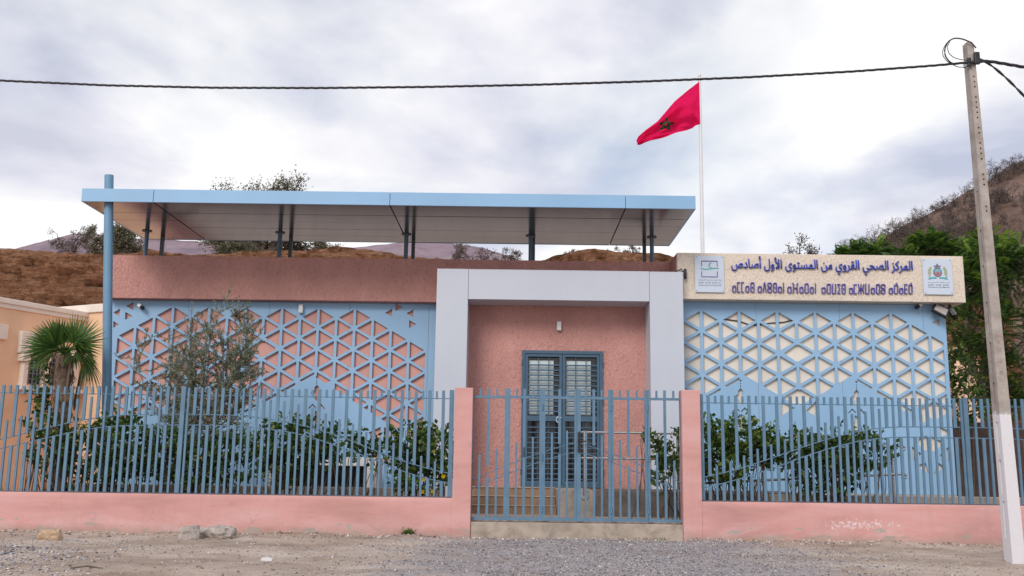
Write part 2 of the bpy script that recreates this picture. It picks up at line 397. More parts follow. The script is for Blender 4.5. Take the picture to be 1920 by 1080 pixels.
def copy_tree(o, loc, scale=None, rotz=None, label=None):
    c = o.copy(); COL.objects.link(c); c.location = loc
    if scale is not None: c.scale = (scale,) * 3 if isinstance(scale, (int, float)) else scale
    if rotz is not None: c.rotation_euler = (0, 0, rotz)
    if label: c['label'] = label
    for ch in [q for q in bpy.data.objects if q.parent == o]:
        d = ch.copy(); COL.objects.link(d); d.parent = c; d.matrix_parent_inverse = ch.matrix_parent_inverse.copy()
    return c

def clip_half(poly, p, n):
    """keep the side of the line through p where (q-p).n >= 0"""
    out = []
    for i in range(len(poly)):
        a, b = poly[i], poly[(i + 1) % len(poly)]
        da = (a[0] - p[0]) * n[0] + (a[1] - p[1]) * n[1]; db = (b[0] - p[0]) * n[0] + (b[1] - p[1]) * n[1]
        if da >= 0: out.append(a)
        if (da >= 0) != (db >= 0):
            t = da / (da - db); out.append((a[0] + (b[0] - a[0]) * t, a[1] + (b[1] - a[1]) * t))
    return out
def area(p): return 0.5 * sum(p[i][0] * p[(i + 1) % len(p)][1] - p[(i + 1) % len(p)][0] * p[i][1] for i in range(len(p)))
def inside(pt, poly):
    r = False; x, y = pt; j = len(poly) - 1
    for i in range(len(poly)):
        if (poly[i][1] > y) != (poly[j][1] > y) and x < (poly[j][0] - poly[i][0]) * (y - poly[i][1]) / (poly[j][1] - poly[i][1]) + poly[i][0]: r = not r
        j = i
    return r
def plate_faces(outer, holes):
    """triangulate outer minus holes -> verts2d, tris, boundary edges"""
    vs, es = [], []
    for lp in [outer] + holes:
        b = len(vs); vs += [Vector(q) for q in lp]; es += [(b + i, b + (i + 1) % len(lp)) for i in range(len(lp))]
    rv, re, rf, *_ = delaunay_2d_cdt(vs, es, [], 0, 1e-5)
    bb = [(min(q[0] for q in h), max(q[0] for q in h), min(q[1] for q in h), max(q[1] for q in h)) for h in holes]
    keep = []
    for f in rf:
        c = sum((rv[i] for i in f), Vector((0, 0))) / len(f)
        if not inside(c, outer): continue
        if any(b[0] <= c.x <= b[1] and b[2] <= c.y <= b[3] and inside(c, h) for b, h in zip(bb, holes)): continue
        keep.append(tuple(f))
    cnt = {}
    for f in keep:
        for i in range(3):
            k = tuple(sorted((f[i], f[(i + 1) % 3]))); cnt.setdefault(k, []).append((f[i], f[(i + 1) % 3]))
    return [tuple(v) for v in rv], keep, [v[0] for v in cnt.values() if len(v) == 1]
def plate(name, outer, holes, fmap, mat, parent, thick_map):
    """perforated sheet: fmap(x,z) front point, thick_map(x,z) back point"""
    v2, tr, be = plate_faces(outer, holes)
    n = len(v2)
    V = [tuple(fmap(*q)) for q in v2] + [tuple(thick_map(*q)) for q in v2]
    Fs = [f for f in tr] + [(f[0] + n, f[2] + n, f[1] + n) for f in tr] + [(a, a + n, b + n, b) for a, b in be]
    me = bpy.data.meshes.new(name); me.from_pydata(V, [], Fs)
    bm = bmesh.new(); bm.from_mesh(me); bmesh.ops.recalc_face_normals(bm, faces=bm.faces); bm.to_mesh(me); bm.free()
    me.materials.append(M[mat]); return link_parent(bpy.data.objects.new(name, me), parent)

# ------------------------------------------------------------------ foliage builders
def leaves(P, size, rng, aspect=0.5, up=0.3, dirs=None, jitter=0.9, fold=0.25):
    """two-triangle-pair folded leaves at points P; returns V, F (tris)"""
    n = len(P); P = np.asarray(P)
    d = rng.normal(size=(n, 3)); d[:, 2] += up
    if dirs is not None: d = np.asarray(dirs) + d * jitter
    d /= np.linalg.norm(d, axis=1, keepdims=True) + 1e-9
    q = rng.normal(size=(n, 3)); s = np.cross(d, q); s /= np.linalg.norm(s, axis=1, keepdims=True) + 1e-9
    nn = np.cross(d, s)
    L = size * rng.uniform(0.6, 1.25, n)[:, None]; Wd = L * aspect
    base = P; tip = P + d * L
    l = P + d * L * 0.45 + s * Wd * 0.5 + nn * Wd * fold; r = P + d * L * 0.45 - s * Wd * 0.5 + nn * Wd * fold
    V = np.stack([base, l, tip, r], 1).reshape(-1, 3)
    i = np.arange(n)[:, None] * 4
    Fc = np.concatenate([i + np.array([[0, 1, 2]]), i + np.array([[0, 2, 3]])], 0)
    return V, Fc
def cat(parts):
    V, Fc, o = [], [], 0
    for v, f in parts: V.append(v); Fc.append(f + o); o += len(v)
    return np.concatenate(V), np.concatenate(Fc)
def grow(rng, p, d, L, r, depth, out, tips, spread=0.6, kids=(2, 4), up=0.15, shrink=0.68, bend=0.18):
    p = np.array(p, float); d = np.array(d, float); d /= np.linalg.norm(d)
    pts = [p]; n = 3
    for i in range(n):
        d = d + rng.normal(size=3) * bend + np.array([0, 0, up * 0.3]); d /= np.linalg.norm(d)
        p = p + d * L / n; pts.append(p)
    out.append((pts, r, r * 0.6))
    if depth == 0:
        tips.append((pts[1], pts[2])); tips.append((pts[2], pts[3])); return
    for k in range(rng.integers(kids[0], kids[1] + 1)):
        e = d + rng.normal(size=3) * spread + np.array([0, 0, up])
        st = pts[-1] if k == 0 else pts[rng.integers(2, 4)]
        grow(rng, st, e, L * shrink * rng.uniform(0.8, 1.2), r * 0.6, depth - 1, out, tips, spread, kids, up, shrink, bend)
    if depth == 1: tips.append((pts[2], pts[3]))
def branch_mesh(segs, n=5):
    mb = MB()
    for pts, r0, r1 in segs:
        k = len(pts); mb.tube(pts, [r0 + (r1 - r0) * i / (k - 1) for i in range(k)], n if r0 > 0.012 else 3, cap=False)
    return mb
# ================================================================== GROUND
def ground_mat():
    t = NT('dirt_and_gravel_ground')
    dirt = t.ramp(t.noise(1.1, 7, 0.6, 0.4), [(0.28, (0.33, 0.24, 0.185)), (0.5, (0.50, 0.40, 0.33)), (0.72, (0.62, 0.52, 0.45))])
    fine = t.ramp(t.noise(55, 5, 0.7), [(0.35, (0.78,) * 3), (0.65, (1.3,) * 3)])
    c = t.mix(0.8, dirt, fine, 'MULTIPLY')
    sep = t.node('ShaderNodeSeparateXYZ'); t.link(t.geo.outputs['Position'], sep.inputs[0])
    x = sep.outputs[0]
    g = t.math('SUBTRACT', 1.0, t.math('MULTIPLY', t.math('ABSOLUTE', t.math('ADD', x, -1.0)), 0.33), True)
    g = t.ramp(t.math('ADD', g, t.noise(1.4, 4)), [(0.72, (0, 0, 0)), (0.98, (1, 1, 1))])
    grav = t.ramp(t.noise(90, 4, 0.75), [(0.3, (0.20, 0.185, 0.195)), (0.55, (0.38, 0.355, 0.375)), (0.75, (0.54, 0.51, 0.52))])
    c = t.mix(t.math('MULTIPLY', g, 0.75), c, grav)
    damp = t.ramp(t.noise(0.75, 5, 0.6, 0.3, (0.6, 1.4, 1)), [(0.50, (0, 0, 0)), (0.66, (1, 1, 1))])
    c = t.mix(t.math('MULTIPLY', damp, 0.6), c, (0.27, 0.195, 0.15))
    return t.fin(c, 0.95, 0, t.bump(t.noise(60, 6, 0.75), 0.6, 0.02, t.bump(t.noise(9, 5), 0.5, 0.05)), 0.2)
M['ground'] = ground_mat()
from mathutils import noise as mnoise
def fbm(x, y, z=0.0, o=4):
    return mnoise.fractal(Vector((x, y, z)), 1.0, 2.0, o)
def axis(lo, hi, a, b, step, far):
    mid = list(np.arange(a, b + 1e-6, step)); left, right = [], []
    s, p = step * 1.6, a
    while p > lo: p -= s; s *= 1.7; left.append(max(p, lo))
    s, p = step * 1.6, b
    while p < hi: p += s; s *= 1.7; right.append(min(p, hi))
    return np.array(left[::-1] + mid + right)
def ground_z(x, y):
    if not (-14 < x < 14 and 3 < y < 13.4): return 0.0 if y < 40 else 0.0
    e = min(1, (14 - abs(x)) / 3, (y - 3) / 2)
    b = max(0.0, min(1.0, (y - 12.35) / 0.5)) ** 2 * (0.0 if -0.6 < x < 2.2 else 1.0)          # soil drifted against the wall
    return e * (0.035 * fbm(x * 0.7, y * 0.9) + 0.012 * fbm(x * 3.1, y * 3.3, 5) + b * 0.035 * (0.7 + fbm(x * 1.3, 3.0) + 0.5 * fbm(x * 5, 8.0))) - 0.006
gx, gy = axis(-900, 900, -9, 9, 0.12, 0), axis(-120, 1500, 6.6, 13.3, 0.1, 0)
GV = [(x, y, ground_z(x, y)) for y in gy for x in gx]
nx = len(gx)
GF = [(j * nx + i, j * nx + i + 1, (j + 1) * nx + i + 1, (j + 1) * nx + i) for j in range(len(gy) - 1) for i in range(nx - 1)]
tag(arr_mesh('ground', GV, GF, 'ground', None, True), kind='structure')

rng = np.random.default_rng(7)
def stones(name, n, area_fn, smin, smax, mat, label):
    P, S = [], []
    while len(P) < n:
        x, y = area_fn()
        if y > 12.86 and not (-0.5 < x < 2.1): continue
        if y > 12.88: continue
        s = smin * (smax / smin) ** (rng.random() ** 2.2)
        P.append((x, y, ground_z(x, y) + s * 0.12)); S.append(s)
    P, S = np.array(P), np.array(S); n = len(P)
    base = np.array([(1, 0, 0), (0, 1, 0), (-1, 0, 0), (0, -1, 0), (0, 0, 0.62), (0, 0, -0.5)], float)
    V = base[None] * rng.uniform(0.6, 1.15, (n, 6, 1)) + rng.normal(size=(n, 6, 3)) * 0.14
    a = rng.uniform(0, 6.28, n); ca, sa = np.cos(a)[:, None], np.sin(a)[:, None]
    V = np.stack([V[..., 0] * ca - V[..., 1] * sa, V[..., 0] * sa + V[..., 1] * ca, V[..., 2]], 2) * S[:, None, None] * 0.5 + P[:, None]
    f = np.array([(0, 1, 4), (1, 2, 4), (2, 3, 4), (3, 0, 4), (1, 0, 5), (2, 1, 5), (3, 2, 5), (0, 3, 5)])
    Fc = (np.arange(n)[:, None, None] * 6 + f[None]).reshape(-1, 3)
    o = arr_mesh(name, V.reshape(-1, 3), Fc, mat)
    return tag(o, label, 'gravel', kind='stuff')
M['pebble'] = leaf_mat('gravel_stones', [(0.0, (0.10, 0.092, 0.105)), (0.35, (0.28, 0.26, 0.295)), (0.7, (0.44, 0.415, 0.44)), (0.93, (0.54, 0.51, 0.50)), (1.0, (0.72, 0.69, 0.67))], 0.0, 0.9)
M['pebble_tan'] = leaf_mat('dirt_stones', [(0.0, (0.22, 0.165, 0.135)), (0.5, (0.46, 0.375, 0.325)), (0.85, (0.62, 0.545, 0.50)), (1.0, (0.76, 0.71, 0.67))], 0.0, 0.95)
def a_mid():
    x = rng.normal(1.1, 1.45); return x, rng.uniform(6.9, 12.9)
def a_left():
    return rng.normal(-5.6, 0.75), 8.2 + abs(rng.normal(0, 1.5))
def a_all():
    return rng.uniform(-8.5, 8.5), rng.uniform(6.9, 12.88)
def a_foot():
    return rng.uniform(-7.5, 7.5), 12.86 - abs(rng.normal(0, 0.16))
stones('gravel', 36000, a_mid, 0.009, 0.032, 'pebble', 'lavender grey gravel spread in front of the gate')
stones('gravel', 6500, a_left, 0.014, 0.05, 'pebble', 'coarse grey gravel patch on the dirt by the orange tan rock')
stones('gravel', 16000, a_all, 0.007, 0.04, 'pebble_tan', 'small tan stones scattered over the dirt verge')
stones('gravel', 3200, a_foot, 0.01, 0.06, 'pebble_tan', 'rubble and crumbs along the foot of the pink wall')

def rock(name, px, py, w, d, h, mat, label, seed):
    p = PZ(px, py); r2 = random.Random(seed)
    bm = bmesh.new(); bmesh.ops.create_icosphere(bm, subdivisions=3, radius=1.0)
    for v in bm.verts:
        n = mnoise.fractal(v.co * 1.3 + Vector((seed * 3.7, 0, 0)), 1.0, 2.0, 4); c = mnoise.cell(v.co * 1.6 + Vector((0, seed, 0)))
        v.co *= 1 + 0.30 * n + 0.16 * c
        v.co.x = max(-0.85, min(0.85, v.co.x)); v.co.z = max(-0.6, min(0.62 + 0.15 * v.co.x, v.co.z))
        v.co = Vector((v.co.x * w / 1.7, v.co.y * d / 2, v.co.z * h / 1.2))
    me = bpy.data.meshes.new(name); bm.to_mesh(me); bm.free(); me.materials.append(M[mat])
    o = bpy.data.objects.new(name, me); COL.objects.link(o); o.location = (p[0], min(p[1], 12.86 - d / 2), h * 0.32 + max(0.0, ground_z(p[0], 12.75))); o.rotation_euler = (0, 0, r2.uniform(-0.3, 0.3))
    return tag(o, label, 'rock')
M['rock_grey'] = concrete_mat('grey_rubble', (0.50, 0.44, 0.40), 0.5, 22)
M['rock_tan'] = concrete_mat('orange_tan_rock', (0.52, 0.37, 0.25), 0.7, 9)
rock('rock', 95, 1012, 0.25, 0.2, 0.13, 'rock_tan', 'orange tan rock lying at the foot of the pink wall', 1)
rock('rubble_block', 354, 1011, 0.24, 0.18, 0.17, 'rock_grey', 'angular grey rubble block beside the flat slab of rubble', 2)
rock('rubble_slab', 408, 1009, 0.44, 0.2, 0.14, 'rock_grey', 'flat broken slab of grey concrete rubble against the pink wall', 3)
rock('rock', 1372, 1004, 0.07, 0.06, 0.05, 'rock_tan', 'small pinkish stone by the foot of the gate pillar', 4)
# bits of litter
mb = MB(); p = PZ(500, 1053); mb.prism([(p[0] - 0.05, 0.012), (p[0] + 0.05, 0.008), (p[0] + 0.06, 0.028), (p[0] + 0.01, 0.042), (p[0] - 0.045, 0.034)], p[1] - 0.03, p[1] + 0.03)
tag(mb.build('paper_scrap', 'white_plastic'), 'crumpled white paper scrap lying on the dirt', 'litter')
p = PZ(160, 1070); mb = MB(); mb.tube([(p[0] - 0.13, p[1], 0.02), (p[0], p[1] + 0.03, 0.035), (p[0] + 0.14, p[1] + 0.02, 0.02)], [0.006, 0.008, 0.004], 5)
tag(mb.build('dry_stick', 'bark'), 'thin dry stick lying on the gravel patch', 'stick')

# courtyard and garden behind the boundary wall
tag(MB().box(-1.0, 2.75, 13.10, 14.84, 0.02, 0.20).build('courtyard_floor', 'tile'), kind='structure')
for i in range(5):
    for j in range(3):
        x0, y0 = -0.99 + i * 0.745, 13.12 + j * 0.57
        MB().box(x0, x0 + 0.735, y0, y0 + 0.56, 0.2, 0.208).build('paving_tile', 'tile', bpy.data.objects['courtyard_floor'])
tag(MB().box(-16, -1.004, 13.10, 16.5, 0.0, 0.17).build('garden_bed', 'soil'), kind='structure')
tag(MB().box(2.754, 14, 13.10, 15.9, 0.0, 0.17).build('garden_bed', 'soil'), kind='structure')

# ================================================================== CLINIC BUILDING
Y_LAT_L, Y_LAT_R, Y_PAR, Y_SIGN, Y_FRAME, Y_DOOR = 16.45, 15.85, 16.25, 15.60, 15.40, 16.0
bld = thing('clinic_building', 'low pink and cream clinic with blue lattice screens and a white entrance frame', 'building', (0, 16.5, 0))
ZB, ZT = 3.59, 4.345            # underside and top of the parapets
# main wall volumes behind the screens
MB().box(-6.86, -1.272, Y_LAT_L + 0.05, 24, 0.0, 3.62).build('wall', 'wall_pink', bld)
MB().box(2.655, 6.95, Y_LAT_R + 0.054, 24, 0.0, 3.60).build('wall', 'wall_cream', bld)
# entrance wall with its door opening
DX0, DX1, DZ0, DZ1 = 0.104, 1.424, 0.578, 2.765
plate('entrance_wall', [(-1.268, 0.0), (2.65, 0.0), (2.65, 4.0), (-1.268, 4.0)], [[(DX0, DZ0), (DX1, DZ0), (DX1, DZ1), (DX0, DZ1)]],
      lambda x, z: (x, Y_DOOR, z), 'stucco_pink', bld, lambda x, z: (x, Y_DOOR + 0.2, z))
MB().box(-1.26, 2.645, 17.2, 23.8, 0.0, 3.9).build('interior_wall', 'concrete_dark', bld)  # dark colour stands in for the unlit room behind the door
# roof slab and parapets
MB().box(-6.85, 6.94, 17.6, 23.9, 3.93, 4.0).build('roof', 'concrete', bld)
MB().box(-6.90, 2.592, Y_PAR, Y_PAR + 0.22, ZB, 4.325).build('parapet', 'stucco_pink', bld, bevel=0.008)
MB().box(-6.89, -6.70, Y_PAR + 0.225, 23.9, ZB, 4.322).build('parapet', 'stucco_pink', bld)
MB().box(-6.69, 2.59, Y_PAR + 0.226, 17.6, 4.05, 4.09).build('roof', 'concrete', bld)
sign_beam = MB().box(2.60, 7.235, Y_SIGN, Y_SIGN + 1.9, ZB - 0.004, 4.35).build('sign_beam', 'stucco_cream', bld, bevel=0.012)
sign_beam['label'] = 'cream roughcast beam carrying the blue lettering'
MB().box(2.590, 2.5985, Y_SIGN + 0.02, Y_SIGN + 1.8, 3.8, 4.335).build('beam_end', 'stucco_pink', bld)

# ---- lattice screens
def lattice_side(x_node, y_node, Ypl, cols, incl, xl, xr, ridge, extra, skip, xb0, xb1, seams, ztop, zbot):
    n0 = PY(x_node, y_node, Ypl); dx, s = 0.3090, 0.3568
    holes = []
    kx = 0.78
    XL, XR = PY(xl, 660, Ypl)[0], PY(xr, 660, Ypl)[0]
    ridge_w = [tuple(PY(x, y, Ypl)[[0, 2]]) for x, y in ridge]
    for i in range(*cols):
        for j in range(-9, 4):
            za = n0[2] + (j + (0.5 if i % 2 else 0.0)) * s; xa = n0[0] + i * dx
            for sg in (-1, 1):
                tri = [(xa, za), (xa, za + s), (xa + sg * dx, za + s / 2)]
                c = (sum(q[0] for q in tri) / 3, sum(q[1] for q in tri) / 3)
                cx, cy = proj((c[0], Ypl, c[1]))
                if not incl(cx, cy) or any(inside((cx, cy), q) for q in skip): continue
                t = [(c[0] + (q[0] - c[0]) * kx, c[1] + (q[1] - c[1]) * kx) for q in tri]
                t = clip_half(t, (XL, 0), (1, 0)); t = clip_half(t, (XR, 0), (-1, 0)) if t else t
                for a, b in zip(ridge_w[:-1], ridge_w[1:]):
                    if a[0] <= c[0] < b[0] and t:
                        nrm = (-(b[1] - a[1]), b[0] - a[0])
                        if c[1] < a[1] + (b[1] - a[1]) * (c[0] - a[0]) / (b[0] - a[0]) - 0.10: t = []
                        else: t = clip_half(t, a, nrm)
                if len(t) >= 3 and abs(area(t)) > 0.0022: holes.append(t)
    for q in extra: holes.append([tuple(PY(x, y, Ypl)[[0, 2]]) for x, y in q])
    for q in skip: holes.append([tuple(PY(x, y, Ypl)[[0, 2]]) for x, y in q])
    xs = [xb0] + [PY(x, 600, Ypl)[0] for x in seams] + [xb1]
    for a, b in zip(xs[:-1], xs[1:]):
        a2, b2 = a + 0.002, b - 0.002
        hs = []
        for h in holes:
            if area(h) < 0: h = h[::-1]
            t = clip_half(clip_half(h, (a2 + 0.0, 0), (1, 0)), (b2 - 0.0, 0), (-1, 0)) if min(q[0] for q in h) < a2 or max(q[0] for q in h) > b2 else h
            if len(t) >= 3 and abs(area(t)) > 0.0003: hs.append(t)
        plate('lattice_panel', [(a2, zbot), (b2, zbot), (b2, ztop), (a2, ztop)], hs, lambda x, z: (x, Ypl, z), 'lattice', bld, lambda x, z: (x, Ypl + 0.022, z))
def zpx(lst, ox, oy, k): return [(ox + x / k, oy + y / k) for x, y in lst]
def minaret(x, y, k=1.0):
    circ = [(x + 2.2 * k * math.cos(t), y + 2.2 * k * math.sin(t)) for t in np.linspace(0, 6.283, 9)[:-1]]
    dot = [(x + 1.3 * k * math.cos(t), y + 6 * k + 1.3 * k * math.sin(t)) for t in np.linspace(0, 6.283, 7)[:-1]]
    stem = [(x - 0.7, y + 9 * k), (x + 0.7, y + 9 * k), (x + 0.7, y + 13 * k), (x - 0.7, y + 13 * k)]
    body = [(x, y + 14 * k), (x + 5 * k, y + 20 * k), (x + 3.2 * k, y + 22 * k), (x + 4 * k, y + 40 * k), (x, y + 46 * k), (x - 4 * k, y + 40 * k), (x - 3.5 * k, y + 33 * k), (x - 12 * k, y + 30 * k), (x - 4 * k, y + 24 * k), (x - 5 * k, y + 20 * k)]
    ch1 = [(x - 16 * k, y + 58 * k), (x - 8 * k, y + 50 * k), (x - 1 * k, y + 57 * k), (x - 2 * k, y + 60 * k), (x - 8 * k, y + 53 * k), (x - 15 * k, y + 60 * k)]
    ch2 = [(x + 1 * k, y + 57 * k), (x + 8 * k, y + 50 * k), (x + 16 * k, y + 59 * k), (x + 14 * k, y + 61 * k), (x + 8 * k, y + 54 * k), (x + 2 * k, y + 60 * k)]
    low = [(x - 3.5 * k, y + 62 * k), (x, y + 65 * k), (x + 3.5 * k, y + 62 * k), (x + 3.5 * k, y + 78 * k), (x + 9 * k, y + 79 * k), (x + 3.5 * k, y + 84 * k), (x + 3.5 * k, y + 92 * k), (x - 3.5 * k, y + 92 * k), (x - 3.5 * k, y + 84 * k), (x - 10 * k, y + 80 * k), (x - 3.5 * k, y + 76 * k)]
    return [circ, dot, stem, body, ch1, ch2, low]
# left screen
diamond_l = zpx([(1302, 558), (1418, 485), (1450, 485), (1552, 548), (1552, 570), (1440, 633), (1420, 633)], 200, 540, 4.909)
stray_l = [zpx(q, 500, 540, 4.909) for q in ([(1090, 228), (1155, 263), (1155, 190)], [(1187, 140), (1187, 212), (1252, 177)], [(1287, 232), (1350, 268), (1350, 197)], [(1312, 296), (1312, 368), (1378, 332)])]
stray_l += [zpx(q, 200, 540, 4.909) for q in ([(178, 165), (245, 202), (248, 130)], [(62, 225), (118, 262), (122, 190)], [(172, 220), (168, 293), (237, 257)], [(62, 303), (60, 368), (112, 337)])]
star_l = [zpx(q, 480, 760, 6.353) for q in ([(1340, 325), (1420, 430), (1485, 420), (1485, 255)], [(1525, 260), (1525, 420), (1590, 390), (1590, 300)], [(1602, 305), (1602, 390), (1662, 340)], [(1330, 600), (1330, 628), (1455, 640), (1445, 572)], [(1535, 590), (1525, 690), (1600, 660), (1590, 630)], [(1330, 460), (1330, 520), (1400, 480)])]
lattice_side(595.7, 614.4, Y_LAT_L, (-14, 9),
             lambda x, y: y > 587 + 0.014 * (x - 595) and y > 595 + 0.615 * (x - 683) - 8 and y > 592 + 0.545 * (310 - x) - 8 and x > 205 and x < 806,
             214, 800, [(190, 812), (282, 762), (330, 786), (400, 800), (500, 752), (594, 699), (600, 712), (740, 802), (810, 846)],
             stray_l + star_l + minaret(594, 707), [diamond_l], -6.878, -1.276, [352, 504, 655, 804], 3.586, 0.42)
# right screen
diamond_r = zpx([(1030, 600), (1140, 675), (1168, 675), (1300, 600), (1168, 522), (1140, 522)], 1260, 540, 4.911)
stray_r = [zpx([(1070, 315), (1138, 352), (1136, 285)], 1530, 540, 4.911)]
orn_r = [zpx(q, 1260, 720, 4.7) for q in ([(985, 115), (1110, 45), (1250, 115), (1180, 165), (1110, 188), (1040, 165)], [(965, 150), (965, 280), (1085, 212)], [(1268, 150), (1180, 235), (1268, 280)])]
star_r = [zpx(q, 1540, 720, 4.5) for q in ([(820, 460), (890, 435), (900, 560), (870, 560), (820, 510)], [(930, 440), (1010, 480), (1010, 520), (960, 570), (930, 560)], [(765, 525), (790, 545), (785, 650), (770, 640)], [(1055, 545), (1075, 530), (1078, 660), (1063, 650)],
          [(820, 570), (845, 590), (822, 612)], [(1020, 580), (1000, 605), (1025, 625)], [(825, 680), (880, 665), (910, 755), (830, 710)], [(990, 665), (1025, 690), (1020, 720), (945, 765)],
          [(850, 190), (905, 215), (890, 330), (852, 320)], [(975, 165), (1010, 190), (1008, 285), (985, 290)], [(1000, 360), (1065, 390), (1068, 430), (1015, 440)], [(685, 190), (735, 205), (690, 240)])]
lattice_side(1386.7, 620.4, Y_LAT_R, (-4, 13),
             lambda x, y: y > 592 + 0.008 * (x - 1315) and y > 596 + 0.6 * (x - 1685) - 8 and 1276 < x < 1776 and y < 778,
             1283, 1770, [(1270, 775), (1380, 716), (1390, 700), (1462, 742), (1500, 756), (1536, 742), (1604, 700), (1612, 716), (1700, 772), (1790, 812)],
             stray_r + orn_r + star_r + minaret(1388.5, 713.5) + minaret(1606, 716), [diamond_r], 2.657, 7.0, [1418, 1574, 1731], 3.583, 0.545)
MB().box(-6.86, -1.28, Y_LAT_L - 0.02, Y_LAT_L + 0.049, 0.05, 0.415).build('plinth', 'curb', bld)
MB().box(2.66, 6.98, Y_LAT_R - 0.05, Y_LAT_R + 0.053, 0.05, 0.54).build('plinth', 'curb', bld)

# ---- white entrance frame (three cladding panels)
MB().box(-1.272, -0.772, Y_FRAME, Y_DOOR + 0.03, 0.20, 3.995).build('frame_panel', 'frame_white', bld, bevel=0.004)
MB().box(2.121, 2.652, Y_FRAME, Y_DOOR - 0.003, 0.576, 3.99).build('frame_panel', 'frame_white', bld, bevel=0.004)
MB().box(-0.767, 2.116, Y_FRAME, Y_DOOR - 0.003, 3.506, 3.993).build('frame_panel', 'frame_white', bld, bevel=0.004)
# ---- steps and landing
for k in range(3):
    MB().box(-0.765, 0.628, 14.8 + 0.3 * k, 15.1 + 0.3 * k if k < 2 else Y_DOOR - 0.004, 0.205, 0.327 + 0.1235 * k).build('step', 'step', bld, bevel=0.008)
    MB().box(-0.765, 0.628, 14.785 + 0.3 * k, 14.835 + 0.3 * k, 0.3275 + 0.1235 * k, 0.339 + 0.1235 * k).build('step_nosing', 'curb', bld)
MB().box(0.634, 1.16, 14.40, 15.998, 0.205, 0.572).build('landing_block', 'concrete', bld, bevel=0.008)
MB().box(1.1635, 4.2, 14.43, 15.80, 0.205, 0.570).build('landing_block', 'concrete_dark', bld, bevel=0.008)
# ---- entrance door: steel double door with horizontal bars
door = MB()
fr = 0.05
for a in ((DX0, DX0 + fr, DZ0, DZ1), (DX1 - fr, DX1, DZ0, DZ1), (DX0 + fr, DX1 - fr, DZ1 - fr, DZ1), (DX0 + fr, DX1 - fr, DZ0, DZ0 + 0.04)):
    door.box(a[0], a[1], Y_DOOR - 0.035, Y_DOOR + 0.06, a[2], a[3])
door = door.build('door', 'door_blue', bld)
xm = (DX0 + DX1) / 2
zq = lambda zy: PY(1055, 560 + zy / 2.4, Y_DOOR)[2]
Zmid0, Zmid1 = zq(552), zq(528)
for s, (a, b) in enumerate(((DX0 + fr + 0.004, xm - 0.004), (xm + 0.004, DX1 - fr - 0.004))):
    lf = MB(); st = 0.045
    zt, zb = DZ1 - fr - 0.004, DZ0 + 0.044
    for q in ((a, a + st, zb, zt), (b - st, b, zb, zt), (a + st, b - st, zt - st, zt), (a + st, b - st, zb, zb + 0.05), (a + st, b - st, Zmid0, Zmid1)):
        lf.box(q[0], q[1], Y_DOOR - 0.02, Y_DOOR + 0.03, q[2], q[3])
    lf.build('door_leaf', 'door_blue', door)
    zs = list(np.linspace(zq(300), zq(508), 10)) + list(np.linspace(zq(580), zq(812), 11))
    for z in zs:
        MB().box(a + st - 0.01, b - st + 0.01, Y_DOOR - 0.012, Y_DOOR + 0.010, z - (0.011 if z > Zmid1 else 0.0085), z + (0.011 if z > Zmid1 else 0.0085)).build('door_bar', 'door_blue', door)
    for t in (0.33, 0.66):
        x = a + st + (b - a - 2 * st) * t
        MB().box(x - 0.006, x + 0.006, Y_DOOR + 0.012, Y_DOOR + 0.022, zb + 0.05, zt - st).build('upright', 'door_blue', door)
    MB().box(a + st, b - st, Y_DOOR + 0.075, Y_DOOR + 0.08, zb, zt).build('glass_pane', 'dark_glass', door)
    w = b - a - 2 * st
    MB().box(a + st + 0.02, a + st + w * 0.82, Y_DOOR + 0.06, Y_DOOR + 0.072, zq(522), zq(278)).build('sky_reflection_pane', 'pale_glass', door)  # pale sheet stands in for sky reflected in the upper glass
    for z in (DZ0 + 0.25, Zmid0 + 0.35, DZ1 - 0.2):
        x = DX0 + 0.006 if s == 0 else DX1 - 0.006
        MB().tube([(x, Y_DOOR - 0.042, z - 0.05), (x, Y_DOOR - 0.042, z + 0.05)], 0.012, 8).build('hinge', 'door_blue', door)
hd = MB(); hz = (Zmid0 + Zmid1) / 2 - 0.02
hd.tube([(xm - 0.05 + 0.045 * math.cos(t), Y_DOOR - 0.05, hz + 0.05 * math.sin(t)) for t in np.linspace(0.6, 5.4, 12)], 0.008, 8)
hd.build('door_handle', 'white_plastic', door)

# ---- lettering on the sign beam
ISO = {'ا': '\uFE8D\uFE8E', 'أ': '\uFE83\uFE84', 'ل': '\uFEDD\uFEDE\uFEDF\uFEE0', 'م': '\uFEE1\uFEE2\uFEE3\uFEE4', 'ر': '\uFEAD\uFEAE', 'ك': '\uFED9\uFEDA\uFEDB\uFEDC', 'ز': '\uFEAF\uFEB0', 'ص': '\uFEB9\uFEBA\uFEBB\uFEBC', 'ح': '\uFEA1\uFEA2\uFEA3\uFEA4', 'ي': '\uFEF1\uFEF2\uFEF3\uFEF4', 'ق': '\uFED5\uFED6\uFED7\uFED8', 'و': '\uFEED\uFEEE', 'ن': '\uFEE5\uFEE6\uFEE7\uFEE8', 'س': '\uFEB1\uFEB2\uFEB3\uFEB4', 'ت': '\uFE95\uFE96\uFE97\uFE98', 'ى': '\uFEEF\uFEF0', 'د': '\uFEA9\uFEAA', 'ة': '\uFE93\uFE94', 'غ': '\uFECD\uFECE\uFECF\uFED0', 'ب': '\uFE8F\uFE90\uFE91\uFE92', 'ج': '\uFE9D\uFE9E\uFE9F\uFEA0', 'ع': '\uFEC9\uFECA\uFECB\uFECC', 'ه': '\uFEE9\uFEEA\uFEEB\uFEEC'}
